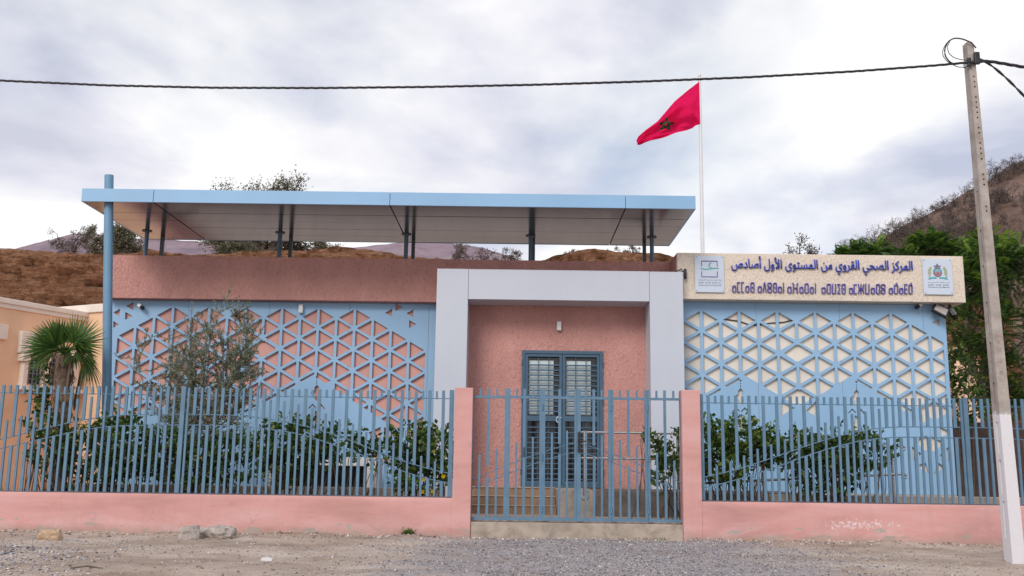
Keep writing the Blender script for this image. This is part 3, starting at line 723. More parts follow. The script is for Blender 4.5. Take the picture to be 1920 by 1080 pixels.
def shape_ar(w):
    out = []; w = w.replace('لأ', '\u0001').replace('لا', '\u0002')
    for i, c in enumerate(w):
        pj = i > 0 and len(ISO.get(w[i - 1], '')) == 4
        if c in '\u0001\u0002': out.append({'\u0001': '\uFEF7\uFEF8', '\u0002': '\uFEFB\uFEFC'}[c][1 if pj else 0]); continue
        fs = ISO[c]; nj = i < len(w) - 1 and len(fs) == 4
        out.append(fs[1 if pj else 0] if len(fs) == 2 else fs[(3 if nj else 1) if pj else (2 if nj else 0)])
    return ''.join(reversed(out))
def arabic(s): return ' '.join(reversed([shape_ar(w) for w in s.split()]))
def text_mesh(name, body, x0, x1, z0, z1, Y, depth, mat, parent, offset=0.0, tilt=0.0):
    cu = bpy.data.curves.new('txt', 'FONT'); cu.body = body; cu.size = 1.0; cu.extrude = 0.0; cu.offset = offset
    cu.resolution_u = 3
    tmp = bpy.data.objects.new('txt', cu); COL.objects.link(tmp)
    bpy.context.view_layer.update()
    me = bpy.data.meshes.new_from_object(tmp.evaluated_get(bpy.context.evaluated_depsgraph_get()))
    bpy.data.objects.remove(tmp)
    co = np.empty(len(me.vertices) * 3, np.float32); me.vertices.foreach_get('co', co); co = co.reshape(-1, 3)
    lo, hi = co.min(0), co.max(0)
    kx = (x1 - x0) / (hi[0] - lo[0]); kz = (z1 - z0) / (hi[1] - lo[1])
    X = x0 + (co[:, 0] - lo[0]) * kx
    new = np.stack([X, np.full(len(co), Y), z0 + (co[:, 1] - lo[1]) * kz + (X - x0) * tilt], 1)
    me.vertices.foreach_set('co', new.astype(np.float32).ravel()); me.update(); me.name = name
    bm = bmesh.new(); bm.from_mesh(me)
    seen, idx = set(), 0                       # glyphs that touch get a hair's difference in depth
    for f0 in bm.faces:
        if f0.index in seen: continue
        st = [f0]; idx += 1; seen.add(f0.index); vs = set()
        while st:
            f = st.pop(); vs.update(f.verts)
            for e in f.edges:
                for g in e.link_faces:
                    if g.index not in seen: seen.add(g.index); st.append(g)
        for v in vs: v.co.y -= 0.0008 * (idx % 4)
    if depth:
        r = bmesh.ops.extrude_face_region(bm, geom=bm.faces[:])
        for v in [g for g in r['geom'] if isinstance(g, bmesh.types.BMVert)]: v.co.y -= depth
        bmesh.ops.recalc_face_normals(bm, faces=bm.faces)
    bm.to_mesh(me); bm.free()
    me.materials.clear(); me.materials.append(M[mat])
    return link_parent(bpy.data.objects.new(name, me), parent)
pa, pb = PY(1371, 512, Y_SIGN), PY(1711, 517, Y_SIGN); pt = PY(1380, 479, Y_SIGN)
o = text_mesh('arabic_lettering', arabic('المركز الصحي القروي من المستوى الأول أصادص'), pa[0], pb[0], PY(1500, 514.5, Y_SIGN)[2], PY(1500, 481.5, Y_SIGN)[2], Y_SIGN - 0.004, 0.03, 'letters', sign_beam, 0.005)
o['label'] = 'blue raised Arabic lettering on the cream beam'
# Tifinagh line, every letter its own raised piece
def tif(kind, x0, x1, y0, y1, ox):
    q = lambda x, y: tuple(PY(ox + x / 10.667, 475 + y / 10.667, Y_SIGN)[[0, 2]])
    mb = MB(); W = 0.0055
    def line(pts):
        w = [Vector(q(*p)) for p in pts]
        for k, (a, b) in enumerate(zip(w[:-1], w[1:])):
            d = (b - a).normalized(); n = Vector((-d.y, d.x)) * W; e = d * W * 0.9
            mb.prism([tuple(a - e - n), tuple(b + e - n), tuple(b + e + n), tuple(a - e + n)], Y_SIGN - 0.03 - 0.0007 * (len(mb.f) // 6 % 5), Y_SIGN - 0.002 - 0.0003 * (k % 3))
    def ring(a0, a1, b0, b1):
        c = min((a1 - a0), (b1 - b0)) * 0.22
        line([(a0 + c, b0), (a1 - c, b0), (a1, b0 + c), (a1, b1 - c), (a1 - c, b1), (a0 + c, b1), (a0, b1 - c), (a0, b0 + c), (a0 + c, b0)])
    xm_, ym_ = (x0 + x1) / 2, (y0 + y1) / 2
    if kind in 'oOd': ring(x0, x1, y0, y1)
    if kind == 'd': line([(xm_, ym_ - 4), (xm_, ym_ + 4)])
    if kind == '[': line([(x1, y0), (x0, y0), (x0, y1), (x1, y1)])
    if kind == 'A': line([(x0, y1), (xm_ - 6, y0), (xm_ + 6, y0), (x1, y1)])
    if kind == '8': ring(x0, x1, y0, ym_ - 14); ring(x0, x1, ym_ + 14, y1)
    if kind == 'l': line([(xm_, y0), (xm_, y1)])
    if kind == 'H':
        line([(x0, y0), (x0 + 20, y0 + 12), (x0 + 20, y1 - 12), (x0, y1)]); line([(x1, y0), (x1 - 18, y0 + 12), (x1 - 18, y1 - 12), (x1, y1)]); line([(x0 + 20, ym_), (x1 - 18, ym_)])
    if kind == 'U': line([(x0, y0), (x0, y1), (x1, y1), (x1, y0)])
    if kind == 'S': line([(x1, y0), (x0, y0), (x1 - 10, ym_), (x0, y1), (x1, y1)])
    if kind == 'Z':
        line([(xm_, y0), (xm_, y1)]); line([(x0, y0), (x0 + 14, ym_ - 14), (x1 - 14, ym_ - 14), (x1, y0)]); line([(x0, y1), (x0 + 14, ym_ + 16), (x1 - 14, ym_ + 16), (x1, y1)])
    if kind == 'E': line([(x1, y0), (x0, y0), (x0, y1), (x1, y1)]); line([(x0, ym_), (x1 - 6, ym_)])
    if kind == 'Q': ring(x0, x1, y0, y1); line([(xm_ + 6, y0 - 4), (xm_ + 16, y0 - 38)])
    mb.build('letter', 'letters_violet', sign_beam)
for g in (('o', 88, 148, 655, 775), ('[', 185, 228, 585, 775), ('[', 265, 308, 585, 775), ('o', 350, 410, 660, 775), ('d', 452, 513, 590, 775), ('o', 597, 660, 665, 778), ('A', 697, 755, 590, 778), ('8', 792, 860, 595, 780), ('d', 902, 963, 600, 780), ('o', 1003, 1062, 675, 785), ('l', 1103, 1103, 600, 788),
          ('o', 1190, 1255, 675, 790), ('H', 1285, 1392, 603, 793), ('o', 1432, 1490, 680, 793), ('O', 1532, 1596, 610, 793), ('o', 1640, 1698, 683, 795), ('l', 1742, 1742, 608, 795)): tif(*g, 1365)
for g in (('o', 60, 123, 690, 798), ('O', 162, 225, 618, 800), ('U', 268, 330, 620, 803), ('S', 375, 420, 624, 804), ('d', 460, 522, 622, 804), ('o', 608, 668, 700, 808), ('[', 702, 750, 627, 808), ('Z', 787, 893, 622, 810), ('U', 932, 997, 622, 808), ('o', 1047, 1105, 700, 808), ('O', 1147, 1207, 625, 808), ('8', 1243, 1317, 627, 806),
          ('o', 1402, 1466, 703, 808), ('Q', 1505, 1572, 635, 806), ('o', 1613, 1672, 703, 808), ('E', 1712, 1762, 625, 808), ('Q', 1797, 1858, 635, 808)): tif(*g, 1535)

# ================================================================== ROOF CANOPY
CZ0, CZ1, CY0, CY1 = 4.822, 5.025, 14.60, 17.22
CX0, CX1 = -6.715, 2.735
can = thing('roof_canopy', 'flat sky blue canopy with metal soffit raised on posts above the pink parapet', 'canopy', (0, 16.5, 4.3))
cxs = [CX0] + [PY(x, y, CY0)[0] for x, y in ((288, 365), (731, 375), (1173, 380))] + [CX1]
for a, b in zip(cxs[:-1], cxs[1:]):
    MB().box(a + 0.004, b - 0.004, CY0, CY0 + 0.03, CZ0 - 0.004, CZ1).build('fascia_panel', 'fascia', can, bevel=0.003)
    ys = [CY0 + 0.033, 15.28, 15.78, 16.25, 16.75, CY1 - 0.033]
    for j, (c, d) in enumerate(zip(ys[:-1], ys[1:])):
        g = 0.010 if j == 0 else 0.003
        g2 = 0.010 if j == 1 else 0.003
        dz = rng.uniform(-0.0015, 0.0015)
        MB().box(a + 0.011, b - 0.011, c + (g2 if j else 0), d - g, CZ0 + dz, CZ0 + 0.02).build('soffit_panel', 'soffit', can)
    MB().box(a + 0.004, b - 0.004, CY1 - 0.03, CY1, CZ0 - 0.004, CZ1).build('fascia_panel', 'fascia', can)
MB().box(CX0 + 0.001, CX1 - 0.001, CY0 + 0.034, CY1 - 0.034, CZ0 + 0.024, CZ1 - 0.012).build('deck', 'post_dark', can)
for x in (CX0 + 0.0, CX1 - 0.03): MB().box(x + 0.001, x + 0.0295, CY0 + 0.031, CY1 - 0.031, CZ0 - 0.002, CZ1 - 0.002).build('fascia_panel', 'fascia', can)
for px in (275, 525, 762, 995, 1222):
    x = PY(px, 445, 16.55)[0]
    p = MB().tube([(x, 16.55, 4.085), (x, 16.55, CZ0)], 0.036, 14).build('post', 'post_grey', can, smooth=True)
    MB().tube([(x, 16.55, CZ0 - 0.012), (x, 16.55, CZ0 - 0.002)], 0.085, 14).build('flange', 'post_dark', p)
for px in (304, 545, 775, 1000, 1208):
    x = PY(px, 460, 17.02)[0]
    MB().box(x - 0.03, x + 0.03, 16.99, 17.05, 4.085, CZ0 - 0.001).build('post', 'post_dark', can)  # back row: shade under the canopy is put into the dark colour
xa, xb = PY(305, 465, 16.96)[0], PY(368, 477, 16.96)[0]
MB().prism([(xa, 4.41), (xa, 4.49), (xb, 4.37), (xb, 4.33)], 16.93, 16.98).build('brace', 'post_dark', can)
xa, xb = PY(1208, 475, 16.96)[0], PY(1145, 485, 16.96)[0]
MB().prism([(xa, 4.36), (xa, 4.45), (xb, 4.36), (xb, 4.33)], 16.93, 16.98).build('brace', 'post_dark', can)
pt, pb = PY(204.5, 329, 14.76), PY(200.3, 720, 14.76)
sl = (pt - pb) / (pt[2] - pb[2]); foot = pb - sl * (pb[2] - 0.15)
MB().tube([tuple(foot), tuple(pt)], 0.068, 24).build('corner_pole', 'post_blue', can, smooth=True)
# ================================================================== BOUNDARY WALL, FENCES, GATE
ZW = 0.492
def bwall(x0, x1, pil, label):
    t = thing('boundary_wall', label, 'wall', ((x0 + x1) / 2, 13.0, 0))
    # low wall with slightly wavy, hand-plastered faces
    xs = np.arange(x0, x1 + 1e-6, (x1 - x0) / max(2, int((x1 - x0) / 0.09))); zs = [-0.05, 0.0, 0.04, 0.09, 0.16, 0.25, 0.34, 0.43, ZW - 0.012, ZW]
    V, Fc = [], []
    for j, z in enumerate(zs):
        for x in xs:
            dy = 0.006 * fbm(x * 1.7, z * 4, 3) + (0.010 * fbm(x * 4, z * 9, 1) - 0.012 * max(0, 0.09 - z) * 8 * (fbm(x * 2.3, 0, 9) + 0.2) if z < 0.2 else 0) + (0.006 if j == len(zs) - 1 else 0)
            V.append((x, 12.9 + dy, z + (0.004 * fbm(x * 2, 1) if j >= len(zs) - 2 else 0)))
    n = len(xs)
    for j in range(len(zs) - 1):
        for i in range(n - 1): Fc.append((j * n + i, j * n + i + 1, (j + 1) * n + i + 1, (j + 1) * n + i))
    b = len(V); m = (len(zs) - 1) * n
    V += [(x, 13.1, ZW) for x in xs] + [(x, 13.1, -0.05) for x in xs]
    for i in range(n - 1):
        Fc.append((m + i, m + i + 1, b + i + 1, b + i)); Fc.append((b + i, b + i + 1, b + n + i + 1, b + n + i))
    arr_mesh('low_wall', V, Fc, 'low_wall', t, True)
    MB().box(pil[0], pil[1], 12.888, 13.12, -0.05, pil[2]).build('pillar', 'low_wall', t, bevel=0.008)
    return t
bwall(-14.0, -0.788, (-0.79, -0.553, 1.91), 'weathered pink boundary wall and gate pillar on the side of the palm')
bwall(2.416, 13.0, (2.176, 2.418, 1.92), 'flaking pink boundary wall and gate pillar on the side of the utility pole')
MB().box(-0.552, 2.175, 12.915, 13.10, -0.05, 0.196).build('gate_threshold', 'concrete', None, bevel=0.01)
tag(bpy.data.objects['gate_threshold'], 'stained concrete threshold under the blue gate', 'threshold')

UNIT = MB().box(-0.5, 0.5, -0.5, 0.5, 0, 1).build('bar_master', 'fence')
UM = UNIT.data; bpy.data.objects.remove(UNIT); UM.name = 'fence_bar'
def bar(parent, x, z0, z1, w, y=13.0, d=0.022, name='bar'):
    o = bpy.data.objects.new(name, UM); o.location = (x, y, z0); o.scale = (w, d, max(z1 - z0, 0.01)); o.rotation_euler = (0, rng.normal(0, 0.0022), 0); return link_parent(o, parent)
def wave(pts, Y=13.0):
    q = np.array([PY(x, y, Y)[[0, 2]] for x, y in pts]); return q[:, 0], q[:, 1]
def sm(xs, q, x, w=0.12):
    return sum(np.interp(x + d, *q) * k for d, k in ((-2 * w, 1), (-w, 2), (0, 3), (w, 2), (2 * w, 1))) / 9
def fence(label, xw, xn, posts, up, lo, tops, x0, x1, full, ztop):
    t = thing('bar_fence', label, 'fence', ((x0 + x1) / 2, 13.0, ZW))
    ZR = ztop - 0.100
    xs = np.arange(x0, x1 + 0.001, 0.05)
    MB().tube([(x0, 13.012, ZR), (x1, 13.012, ZR)], 0.0065, 6).build('top_rail', 'fence', t)
    for k, q in enumerate((up, lo)):
        MB().tube([(x, 13.011, sm(xs, q, x)) for x in xs], 0.0075, 6).build('wave_rail', 'fence', t, smooth=True)
    MB().box(x0, x1, 12.985, 13.015, ZW + 0.003, ZW + 0.013).build('bottom_rail', 'post_dark', t)
    zb = ZW + 0.014
    for x in posts: bar(t, x, zb, ztop + 0.012, 0.058, d=0.04, name='post')
    for x in xw:
        if any(abs(x - p) < 0.05 for p in posts): continue
        j = rng.normal(0, 0.003, 2)
        bar(t, x, sm(xs, up, x) - 0.006, ztop + j[0], 0.040); bar(t, x + j[1] * 0.4, zb, sm(xs, lo, x) + 0.006, 0.040)
    for x in xn:
        if any(abs(x - p) < 0.05 for p in posts): continue
        if full(x): bar(t, x, zb, ztop + rng.normal(0, 0.004), 0.028)
        else:
            zt = np.interp(x, *tops)
            bar(t, x, ZR - 0.012, ztop - 0.006 + rng.normal(0, 0.004), 0.028); bar(t, x, zb, zt, 0.028)
    return t
# left fence
w0, w1 = PY(522.2, 733, 13)[0], PY(832.2, 736, 13)[0]; dw = (w1 - w0) / 12
xw = [w1 - k * dw for k in range(0, 46)]; xn = [x + dw / 2 for x in xw] + [w1 - 45.5 * dw]
upL = wave([(-300, 872), (-120, 850), (0, 824), (100, 799), (160, 786), (215, 778), (300, 777), (380, 777), (450, 779), (500, 784), (567, 797), (642, 819), (700, 844), (767, 869), (846, 890)])
loL = wave([(-300, 890), (-120, 866), (0, 841), (100, 818), (160, 805), (215, 798), (300, 797), (380, 797), (450, 799), (500, 804), (567, 814), (642, 840), (700, 861), (767, 889), (846, 908)])
tpL = wave([(-300, 840), (-120, 815), (10, 788), (39, 780), (67, 771), (95, 760), (121, 753), (149, 747), (176, 743), (200, 740), (490, 744), (510, 750), (534, 752), (560, 758), (587, 766), (637, 786), (662, 796), (687, 810), (740, 831), (790, 855), (816, 865), (839, 873)])
xr0, xr1 = PY(190, 750, 13)[0], PY(497, 750, 13)[0]
fence('blue steel bar fence with dipping wave rails between the palm and the gate', xw, xn, [PY(346, 722, 13)[0], PY(848.5, 740, 13)[0] - 0.005, PY(346, 722, 13)[0] - 3.55], upL, loL, tpL, -11.5, -0.815, lambda x: xr0 < x < xr1, 1.872)
# right fence
w0, w1 = PY(1260 + 320 / 4.7, 744, 13)[0], PY(1260 + 1400 / 4.7, 746, 13)[0]; dw = (w1 - w0) / 9
xw = [w0 + k * dw for k in range(0, 44)]; xn = [x - dw / 2 for x in xw]
upR = wave([(1300, 899), (1318, 895.5), (1370, 884), (1409, 872), (1447, 859), (1498, 841), (1540, 826.5), (1602, 810), (1651, 802), (1690, 800), (1784, 801), (1904, 803), (2100, 822), (2300, 860)])
loR = wave([(1300, 919), (1318, 915), (1356, 907), (1422, 888), (1473, 869), (1530, 848.5), (1584, 833), (1629, 823), (1690, 819), (1784, 821), (1904, 823), (2100, 842), (2300, 880)])
tpR = wave([(1310, 882), (1344, 873), (1370, 865), (1395, 854), (1421, 841), (1446, 833), (1472, 823), (1498, 809), (1522, 800), (1549, 791.7), (1573, 780), (1600, 775.6), (1626, 771), (1650, 766), (1900, 760), (2000, 790), (2300, 850)])
xr0 = PY(1662, 750, 13)[0]
fence('blue steel bar fence with rising wave rails behind the utility pole', xw, xn, [2.447, PY(1808, 746, 13)[0], PY(1808, 746, 13)[0] + 3.4], upR, loR, tpR, 2.43, 10.3, lambda x: xr0 < x < 7.2, 1.862)

# gate
gate = thing('folding_gate', 'blue steel folding gate of uneven bars between the pink pillars', 'gate', (0.81, 13, 0.2))
gx = lambda z: PY(870 + z / 2.4, 850, 13)[0]
gz = lambda z: PY(1080, 560 + z / 2.4, 13)[2]
panels = [(33, 187, [(70, 'n', 705), (107, 'w', 760, 806), (146, 'n', 680)]), (200, 345, [(235, 'n', 650), (270, 'w', 672, 718), (310, 'n', 625)]), (358, 500, [(395, 'n', 605), (429, 'w', 655, 700), (464, 'n', 594)]),
          (513, 656, [(548, 'n', 594), (584, 'w', 660, 706), (620, 'n', 612)]), (668, 820, [(703, 'n', 632), (741, 'w', 705, 750), (780, 'n', 660)]), (831, 982, [(869, 'n', 688), (906, 'w', 768, 815), (946, 'n', 722)])]
zt, zrt, zrb = gz(408), gz(447), gz(998)
for k, (a, b, bars) in enumerate(panels):
    xa, xb = gx(a), gx(b); sw = 0.040 if k in (2, 3) else 0.036
    lf = MB()
    s1 = 0.055 if k == 3 else sw; s2 = 0.055 if k == 2 else sw
    if k == 2: s2 = 0.03
    lf.box(xa - sw / 2, xa - sw / 2 + s1, 12.982, 13.018, zrb - 0.01, zt); lf.box(xb + sw / 2 - s2, xb + sw / 2, 12.982, 13.018, zrb - 0.01, zt)
    lf.box(xa - sw / 2 + s1, xb + sw / 2 - s2, 12.986, 13.014, zrt - 0.016, zrt + 0.016)
    lf.box(xa - sw / 2 + s1, xb + sw / 2 - s2, 12.984, 13.016, zrb - 0.008, zrb + 0.030)
    leaf = lf.build('gate_leaf', 'fence', gate)
    for br in bars:
        x = gx(br[0])
        if br[1] == 'n': bar(leaf, x, zrt + 0.0165, zt - 0.004, 0.026); bar(leaf, x, zrb + 0.031, gz(br[2]), 0.026)
        else:
            bar(leaf, x, zrt + 0.0165, zt, 0.034, d=0.0225); bar(leaf, x, gz(br[2]), zrt - 0.0165, 0.034); bar(leaf, x, zrb + 0.031, gz(br[3]), 0.034)
    xc = gx(507)
    for off in (0, 40):
        f = lambda x: gz(650 + off + 172 * ((abs(x - xc) / (gx(975) - xc)) ** 1.25))
        MB().tube([(x, 13.024, f(x)) for x in np.linspace(xa, xb, 9)], 0.006, 6).build('wave_rail', 'fence', leaf)
    if k in (1, 3, 4):
        for z in (490, 715, 950):
            MB().tube([(gx(352 if k == 1 else 662 if k == 3 else 826), 12.972, gz(z) - 0.04), (gx(352 if k == 1 else 662 if k == 3 else 826), 12.972, gz(z) + 0.04)], 0.011, 8).build('hinge', 'fence', leaf)
lk = MB().box(gx(511), gx(523), 12.95, 12.981, gz(690), gz(600)).build('lock_case', 'black', gate, bevel=0.005)
MB().tube([(gx(517), 12.95, gz(640)), (gx(517), 12.915, gz(640)), (gx(548), 12.912, gz(642))], 0.009, 8).build('lock_handle', 'black', gate)

# handrails of the ramp, stainless tubes
hr = thing('handrail', 'stainless tube handrail on the landing block beside the door', 'handrail', (1.6, 14.35, 0.2))
zr = lambda x, y, Y: PY(x, y, Y)[2]
xa, xb = PY(1090, 812, 14.36)[0], PY(1300, 812, 14.36)[0]
for y in (811, 859.5):
    MB().tube([(xa, 14.36, zr(1150, y, 14.36)), (xb, 14.36, zr(1150, y, 14.36))], 0.017, 10).build('rail', 'steel', hr, smooth=True)
x = PY(1096, 850, 14.355)[0]
MB().tube([(x, 14.34, zr(1096, 808, 14.35)), (x, 14.34, zr(1096, 929, 14.35))], 0.021, 12).build('post', 'steel', hr, smooth=True)
MB().tube([(x, 14.398, zr(1096, 929, 14.39)), (x, 14.37, zr(1096, 929, 14.39))], 0.055, 18).build('flange', 'steel', hr, smooth=True)
x = PY(1271, 850, 14.355)[0]
MB().tube([(x, 14.34, zr(1271, 808, 14.35)), (x, 14.34, 0.17)], 0.024, 12).build('post', 'steel', hr, smooth=True)
hr = thing('handrail', 'stainless tube handrail rising behind the bar fence on the utility pole side', 'handrail', (4, 13.9, 0.17))
ra, rb = PY(1296, 854, 13.9), PY(1692, 836, 13.9)
for dz in (0.0, -0.385):
    a, b = Vector(ra) + Vector((0, 0, dz)), Vector(rb) + Vector((0, 0, dz))
    end = [tuple(b + Vector((0.03 * math.sin(t), 0, -0.03 + 0.03 * math.cos(t)))) for t in np.linspace(0, 3.1, 7)]
    MB().tube([tuple(a), tuple(a * 0.5 + b * 0.5)] + end, 0.018, 10).build('rail', 'steel', hr, smooth=True)
for k in (0.02, 0.34, 0.66, 0.95):
    p = Vector(ra) * (1 - k) + Vector(rb) * k
    MB().tube([(p.x, 13.92, 0.17), (p.x, 13.92, p.z)], 0.019, 10).build('post', 'steel', hr, smooth=True)

# garden walls inside the fence
MB().box(-6.6, -1.02, 14.72, 14.86, 0.16, zr(600, 913, 14.72)).build('garden_curb', 'curb', None, bevel=0.012)
tag(bpy.data.objects['garden_curb'], 'sandy low garden curb behind the bar fence on the palm side', 'curb')
MB().box(2.80, 7.6, 14.10, 14.25, 0.16, zr(1550, 928, 14.10)).build('ramp_wall', 'curb', None, bevel=0.012)
tag(bpy.data.objects['ramp_wall'], 'sandy ramp wall behind the bar fence on the utility pole side', 'wall')
bx = thing('planter_box', 'white open-fronted concrete box below the pink-backed lattice screen', 'box', (-3.4, 15.4, 0.17))
xa, xb = PY(500, 880, 15.2)[0], PY(705, 880, 15.2)[0]; zt = zr(600, 857, 15.2); zm = zr(600, 873, 15.2)
MB().box(xa, xb, 15.2, 15.95, zm, zt).build('top_slab', 'white_render', bx, bevel=0.01)
MB().box(xb - 0.14, xb - 0.002, 15.205, 15.945, 0.165, zm - 0.002).build('leg', 'white_render', bx)
MB().box(xa + 0.002, xa + 0.14, 15.205, 15.945, 0.165, zm - 0.002).build('leg', 'white_render', bx)
MB().box(xa + 0.142, xb - 0.142, 15.85, 15.94, 0.166, zm - 0.003).build('shaded_back_panel', 'post_dark', bx)  # dark colour stands in for the shade inside the box

# ================================================================== SMALL FITTINGS
def boxlamp(px, py, Y, w, h, label):
    p = PY(px, py, Y); t = thing('wall_light', label, 'wall light', tuple(p))
    MB().box(p[0] - w / 2, p[0] + w / 2, Y - 0.075, Y - 0.001, p[2] - h / 2, p[2] + h / 2).build('housing', 'white_plastic', t, bevel=0.006)
    MB().box(p[0] - w / 2 + 0.012, p[0] + w / 2 - 0.012, Y - 0.066, Y - 0.012, p[2] - h / 2 - 0.006, p[2] - h / 2 - 0.001).build('lens', 'lens_grey', t)
boxlamp(565.5, 579.5, Y_LAT_L, 0.07, 0.145, 'small white box light on the pink-backed lattice screen')
boxlamp(1048, 612, Y_DOOR, 0.07, 0.145, 'small white box light on the pink wall above the door')
def cctv(px, py, Y, sx, label):
    p = PY(px, py, Y); t = thing('security_camera', label, 'camera', (p[0], Y, p[2]))
    a = Vector((p[0] - sx * 0.03, Y - 0.07, p[2] + 0.035)); d = Vector((sx * 0.75, -0.45, -0.45)).normalized()
    MB().tube([tuple(a - d * 0.02), tuple(a + d * 0.06)], 0.033, 14).build('body', 'white_plastic', t, smooth=True)
    MB().tube([tuple(a + d * 0.0605), tuple(a + d * 0.115)], 0.034, 14).build('lens_hood', 'black', t, smooth=True)
    MB().tube([(a.x, Y - 0.002, a.z - 0.01), (a.x, Y - 0.04, a.z - 0.01), tuple(a)], 0.012, 8).build('bracket', 'white_plastic', t)
cctv(267, 578, Y_LAT_L, 1, 'white bullet camera on the pink-backed lattice screen near the blue corner pole')
cctv(1719, 577, Y_LAT_R, -1, 'white bullet camera on the cream-backed lattice screen near the floodlights')
def flood(px, py, Y, tilt, yaw, label):
    p = PY(px, py, Y); t = thing('floodlight', label, 'floodlight', (p[0], Y, p[2]))
    R = Matrix.Translation(Vector((p[0], Y, p[2]))) @ Matrix.Rotation(yaw, 4, 'Z') @ Matrix.Rotation(-0.5, 4, 'X') @ Matrix.Rotation(tilt, 4, 'Y')
    for nm, mt, bxs in (('housing', 'black', [(-0.125, 0.125, -0.02, 0.02, -0.10, 0.10)]), ('lens', 'lens_grey', [(-0.098, 0.098, -0.024, -0.0205, -0.073, 0.073)]), ('fins', 'black', [(-0.1 + 0.04 * k, -0.09 + 0.04 * k, 0.021, 0.045, -0.08, 0.08) for k in range(6)])):
        mb = MB()
        for b in bxs: mb.box(*b)
        mb.v = [tuple(R @ Vector(v)) for v in mb.v]; mb.build(nm, mt, t)
    MB().tube([(p[0] - 0.05, Y + 0.14, p[2] + 0.02), (p[0] - 0.03, Y + 0.03, p[2])], 0.015, 6).build('bracket', 'black', t)
flood(1763.5, 582, Y_LAT_R - 0.15, 0.62, 0.15, 'black floodlight with pale lens facing the street beside the security camera')
flood(1787, 586, Y_LAT_R - 0.05, 0.3, 1.25, 'black floodlight turned sideways at the wall corner')
p = PY(1284.5, 514, Y_SIGN - 0.05)
t = thing('spot_lamp', 'slim black lamp and cable at the end of the cream sign beam', 'lamp', tuple(p))
MB().tube([(p[0], Y_SIGN - 0.06, p[2] - 0.085), (p[0], Y_SIGN - 0.06, p[2] - 0.07), (p[0], Y_SIGN - 0.06, p[2] + 0.07), (p[0], Y_SIGN - 0.06, p[2] + 0.085)], [0.012, 0.024, 0.024, 0.012], 12).build('lamp_body', 'black', t, smooth=True)
MB().tube([(p[0] - 0.012, Y_SIGN - 0.06, p[2] + 0.03), (p[0] - 0.05, Y_SIGN - 0.06, p[2] + 0.05), (p[0] - 0.055, Y_SIGN - 0.06, p[2] + 0.085), (p[0] - 0.20, Y_SIGN + 0.1, 4.01), (p[0] - 0.6, Y_SIGN + 0.3, 4.005)], 0.008, 6).build('cable', 'black', t)
MB().tube([(p[0] - 0.05, Y_SIGN - 0.055, p[2] + 0.04), (p[0] - 0.06, Y_SIGN - 0.05, p[2] - 0.07)], 0.006, 6).build('cable', 'black', t)
# loose cable behind the right screen
mb = MB(); pts = [(1317, 583), (1330, 588), (1345, 596), (1362, 599), (1385, 602), (1403, 608), (1420, 610), (1440, 606), (1470, 604), (1486, 600)]
mb.tube([tuple(PY(x, y, Y_LAT_R + 0.038)) for x, y in pts], 0.009, 6)
tag(mb.build('loose_cable', 'black'), 'loose black cable hanging behind the cream-backed lattice screen', 'cable')

# sign plates
def sign_plate(name, quad, label):
    q = [tuple(PY(x, y, Y_SIGN)[[0, 2]]) for x, y in quad]
    xs_, zs_ = [c[0] for c in q], [c[1] for c in q]
    x0, x1, z0, z1 = (xs_[0] + xs_[3]) / 2, (xs_[1] + xs_[2]) / 2, (zs_[2] + zs_[3]) / 2, (zs_[0] + zs_[1]) / 2
    t = thing(name, label, 'sign', ((x0 + x1) / 2, Y_SIGN, z0))
    MB().box(x0, x1, Y_SIGN - 0.03, Y_SIGN - 0.008, z0, z1).build('panel', 'sign_plate', t, bevel=0.006)
    for x in (x0 + 0.025, x1 - 0.025):
        for z in (z0 + 0.025, z1 - 0.025): MB().tube([(x, Y_SIGN - 0.034, z), (x, Y_SIGN - 0.0285, z)], 0.008, 8).build('screw', 'post_dark', t)
    U = lambda u, v: (x0 + (x1 - x0) * u, z1 - (z1 - z0) * v)
    return t, U
def flat(name, poly, U, mat, t, lift=0.0):
    MB().prism([U(*c) for c in poly], Y_SIGN - 0.0335 - lift, Y_SIGN - 0.0305 - lift * 0.5).build(name, mat, t)
t, U = sign_plate('ministry_sign', [(1302, 480), (1357, 480), (1357, 549), (1303, 548.5)], 'white ministry plate with a purple square and teal crescent')
th = 0.022
for q in ([(0.22, 0.14), (0.78, 0.14), (0.78, 0.165), (0.22, 0.165)], [(0.22, 0.17), (0.243, 0.17), (0.243, 0.29), (0.22, 0.29)], [(0.757, 0.17), (0.78, 0.17), (0.78, 0.30), (0.757, 0.30)],
          [(0.22, 0.57), (0.78, 0.57), (0.78, 0.592), (0.22, 0.592)], [(0.22, 0.43), (0.243, 0.43), (0.243, 0.566), (0.22, 0.566)], [(0.757, 0.43), (0.78, 0.43), (0.78, 0.566), (0.757, 0.566)]): flat('logo_square', q, U, 'print_purple', t)
cr = [(0.555 + 0.085 * math.cos(a), 0.265 + 0.075 * math.sin(a)) for a in np.linspace(1.1, 5.0, 14)] + [(0.58 + 0.072 * math.cos(a), 0.268 + 0.064 * math.sin(a)) for a in np.linspace(4.85, 1.25, 12)]
flat('logo_crescent', cr, U, 'print_teal', t)
wv = [(u, 0.355 + 0.016 * math.sin((u - 0.2) * 9) - 0.01) for u in np.linspace(0.2, 0.82, 16)] + [(u, 0.372 + 0.016 * math.sin((u - 0.2) * 9)) for u in np.linspace(0.82, 0.2, 16)]
flat('logo_wave', wv, U, 'print_teal', t)
def small_text(body, u0, u1, v0, v1, U, t, off=0.0):
    a, b = U(u0, v1), U(u1, v0)
    text_mesh('printed_line', body, a[0], b[0], a[1], b[1], Y_SIGN - 0.0318, 0, 'print_grey', t, off)
small_text(arabic('وزارة الصحة والحماية الاجتماعية'), 0.12, 0.90, 0.64, 0.69, U, t)
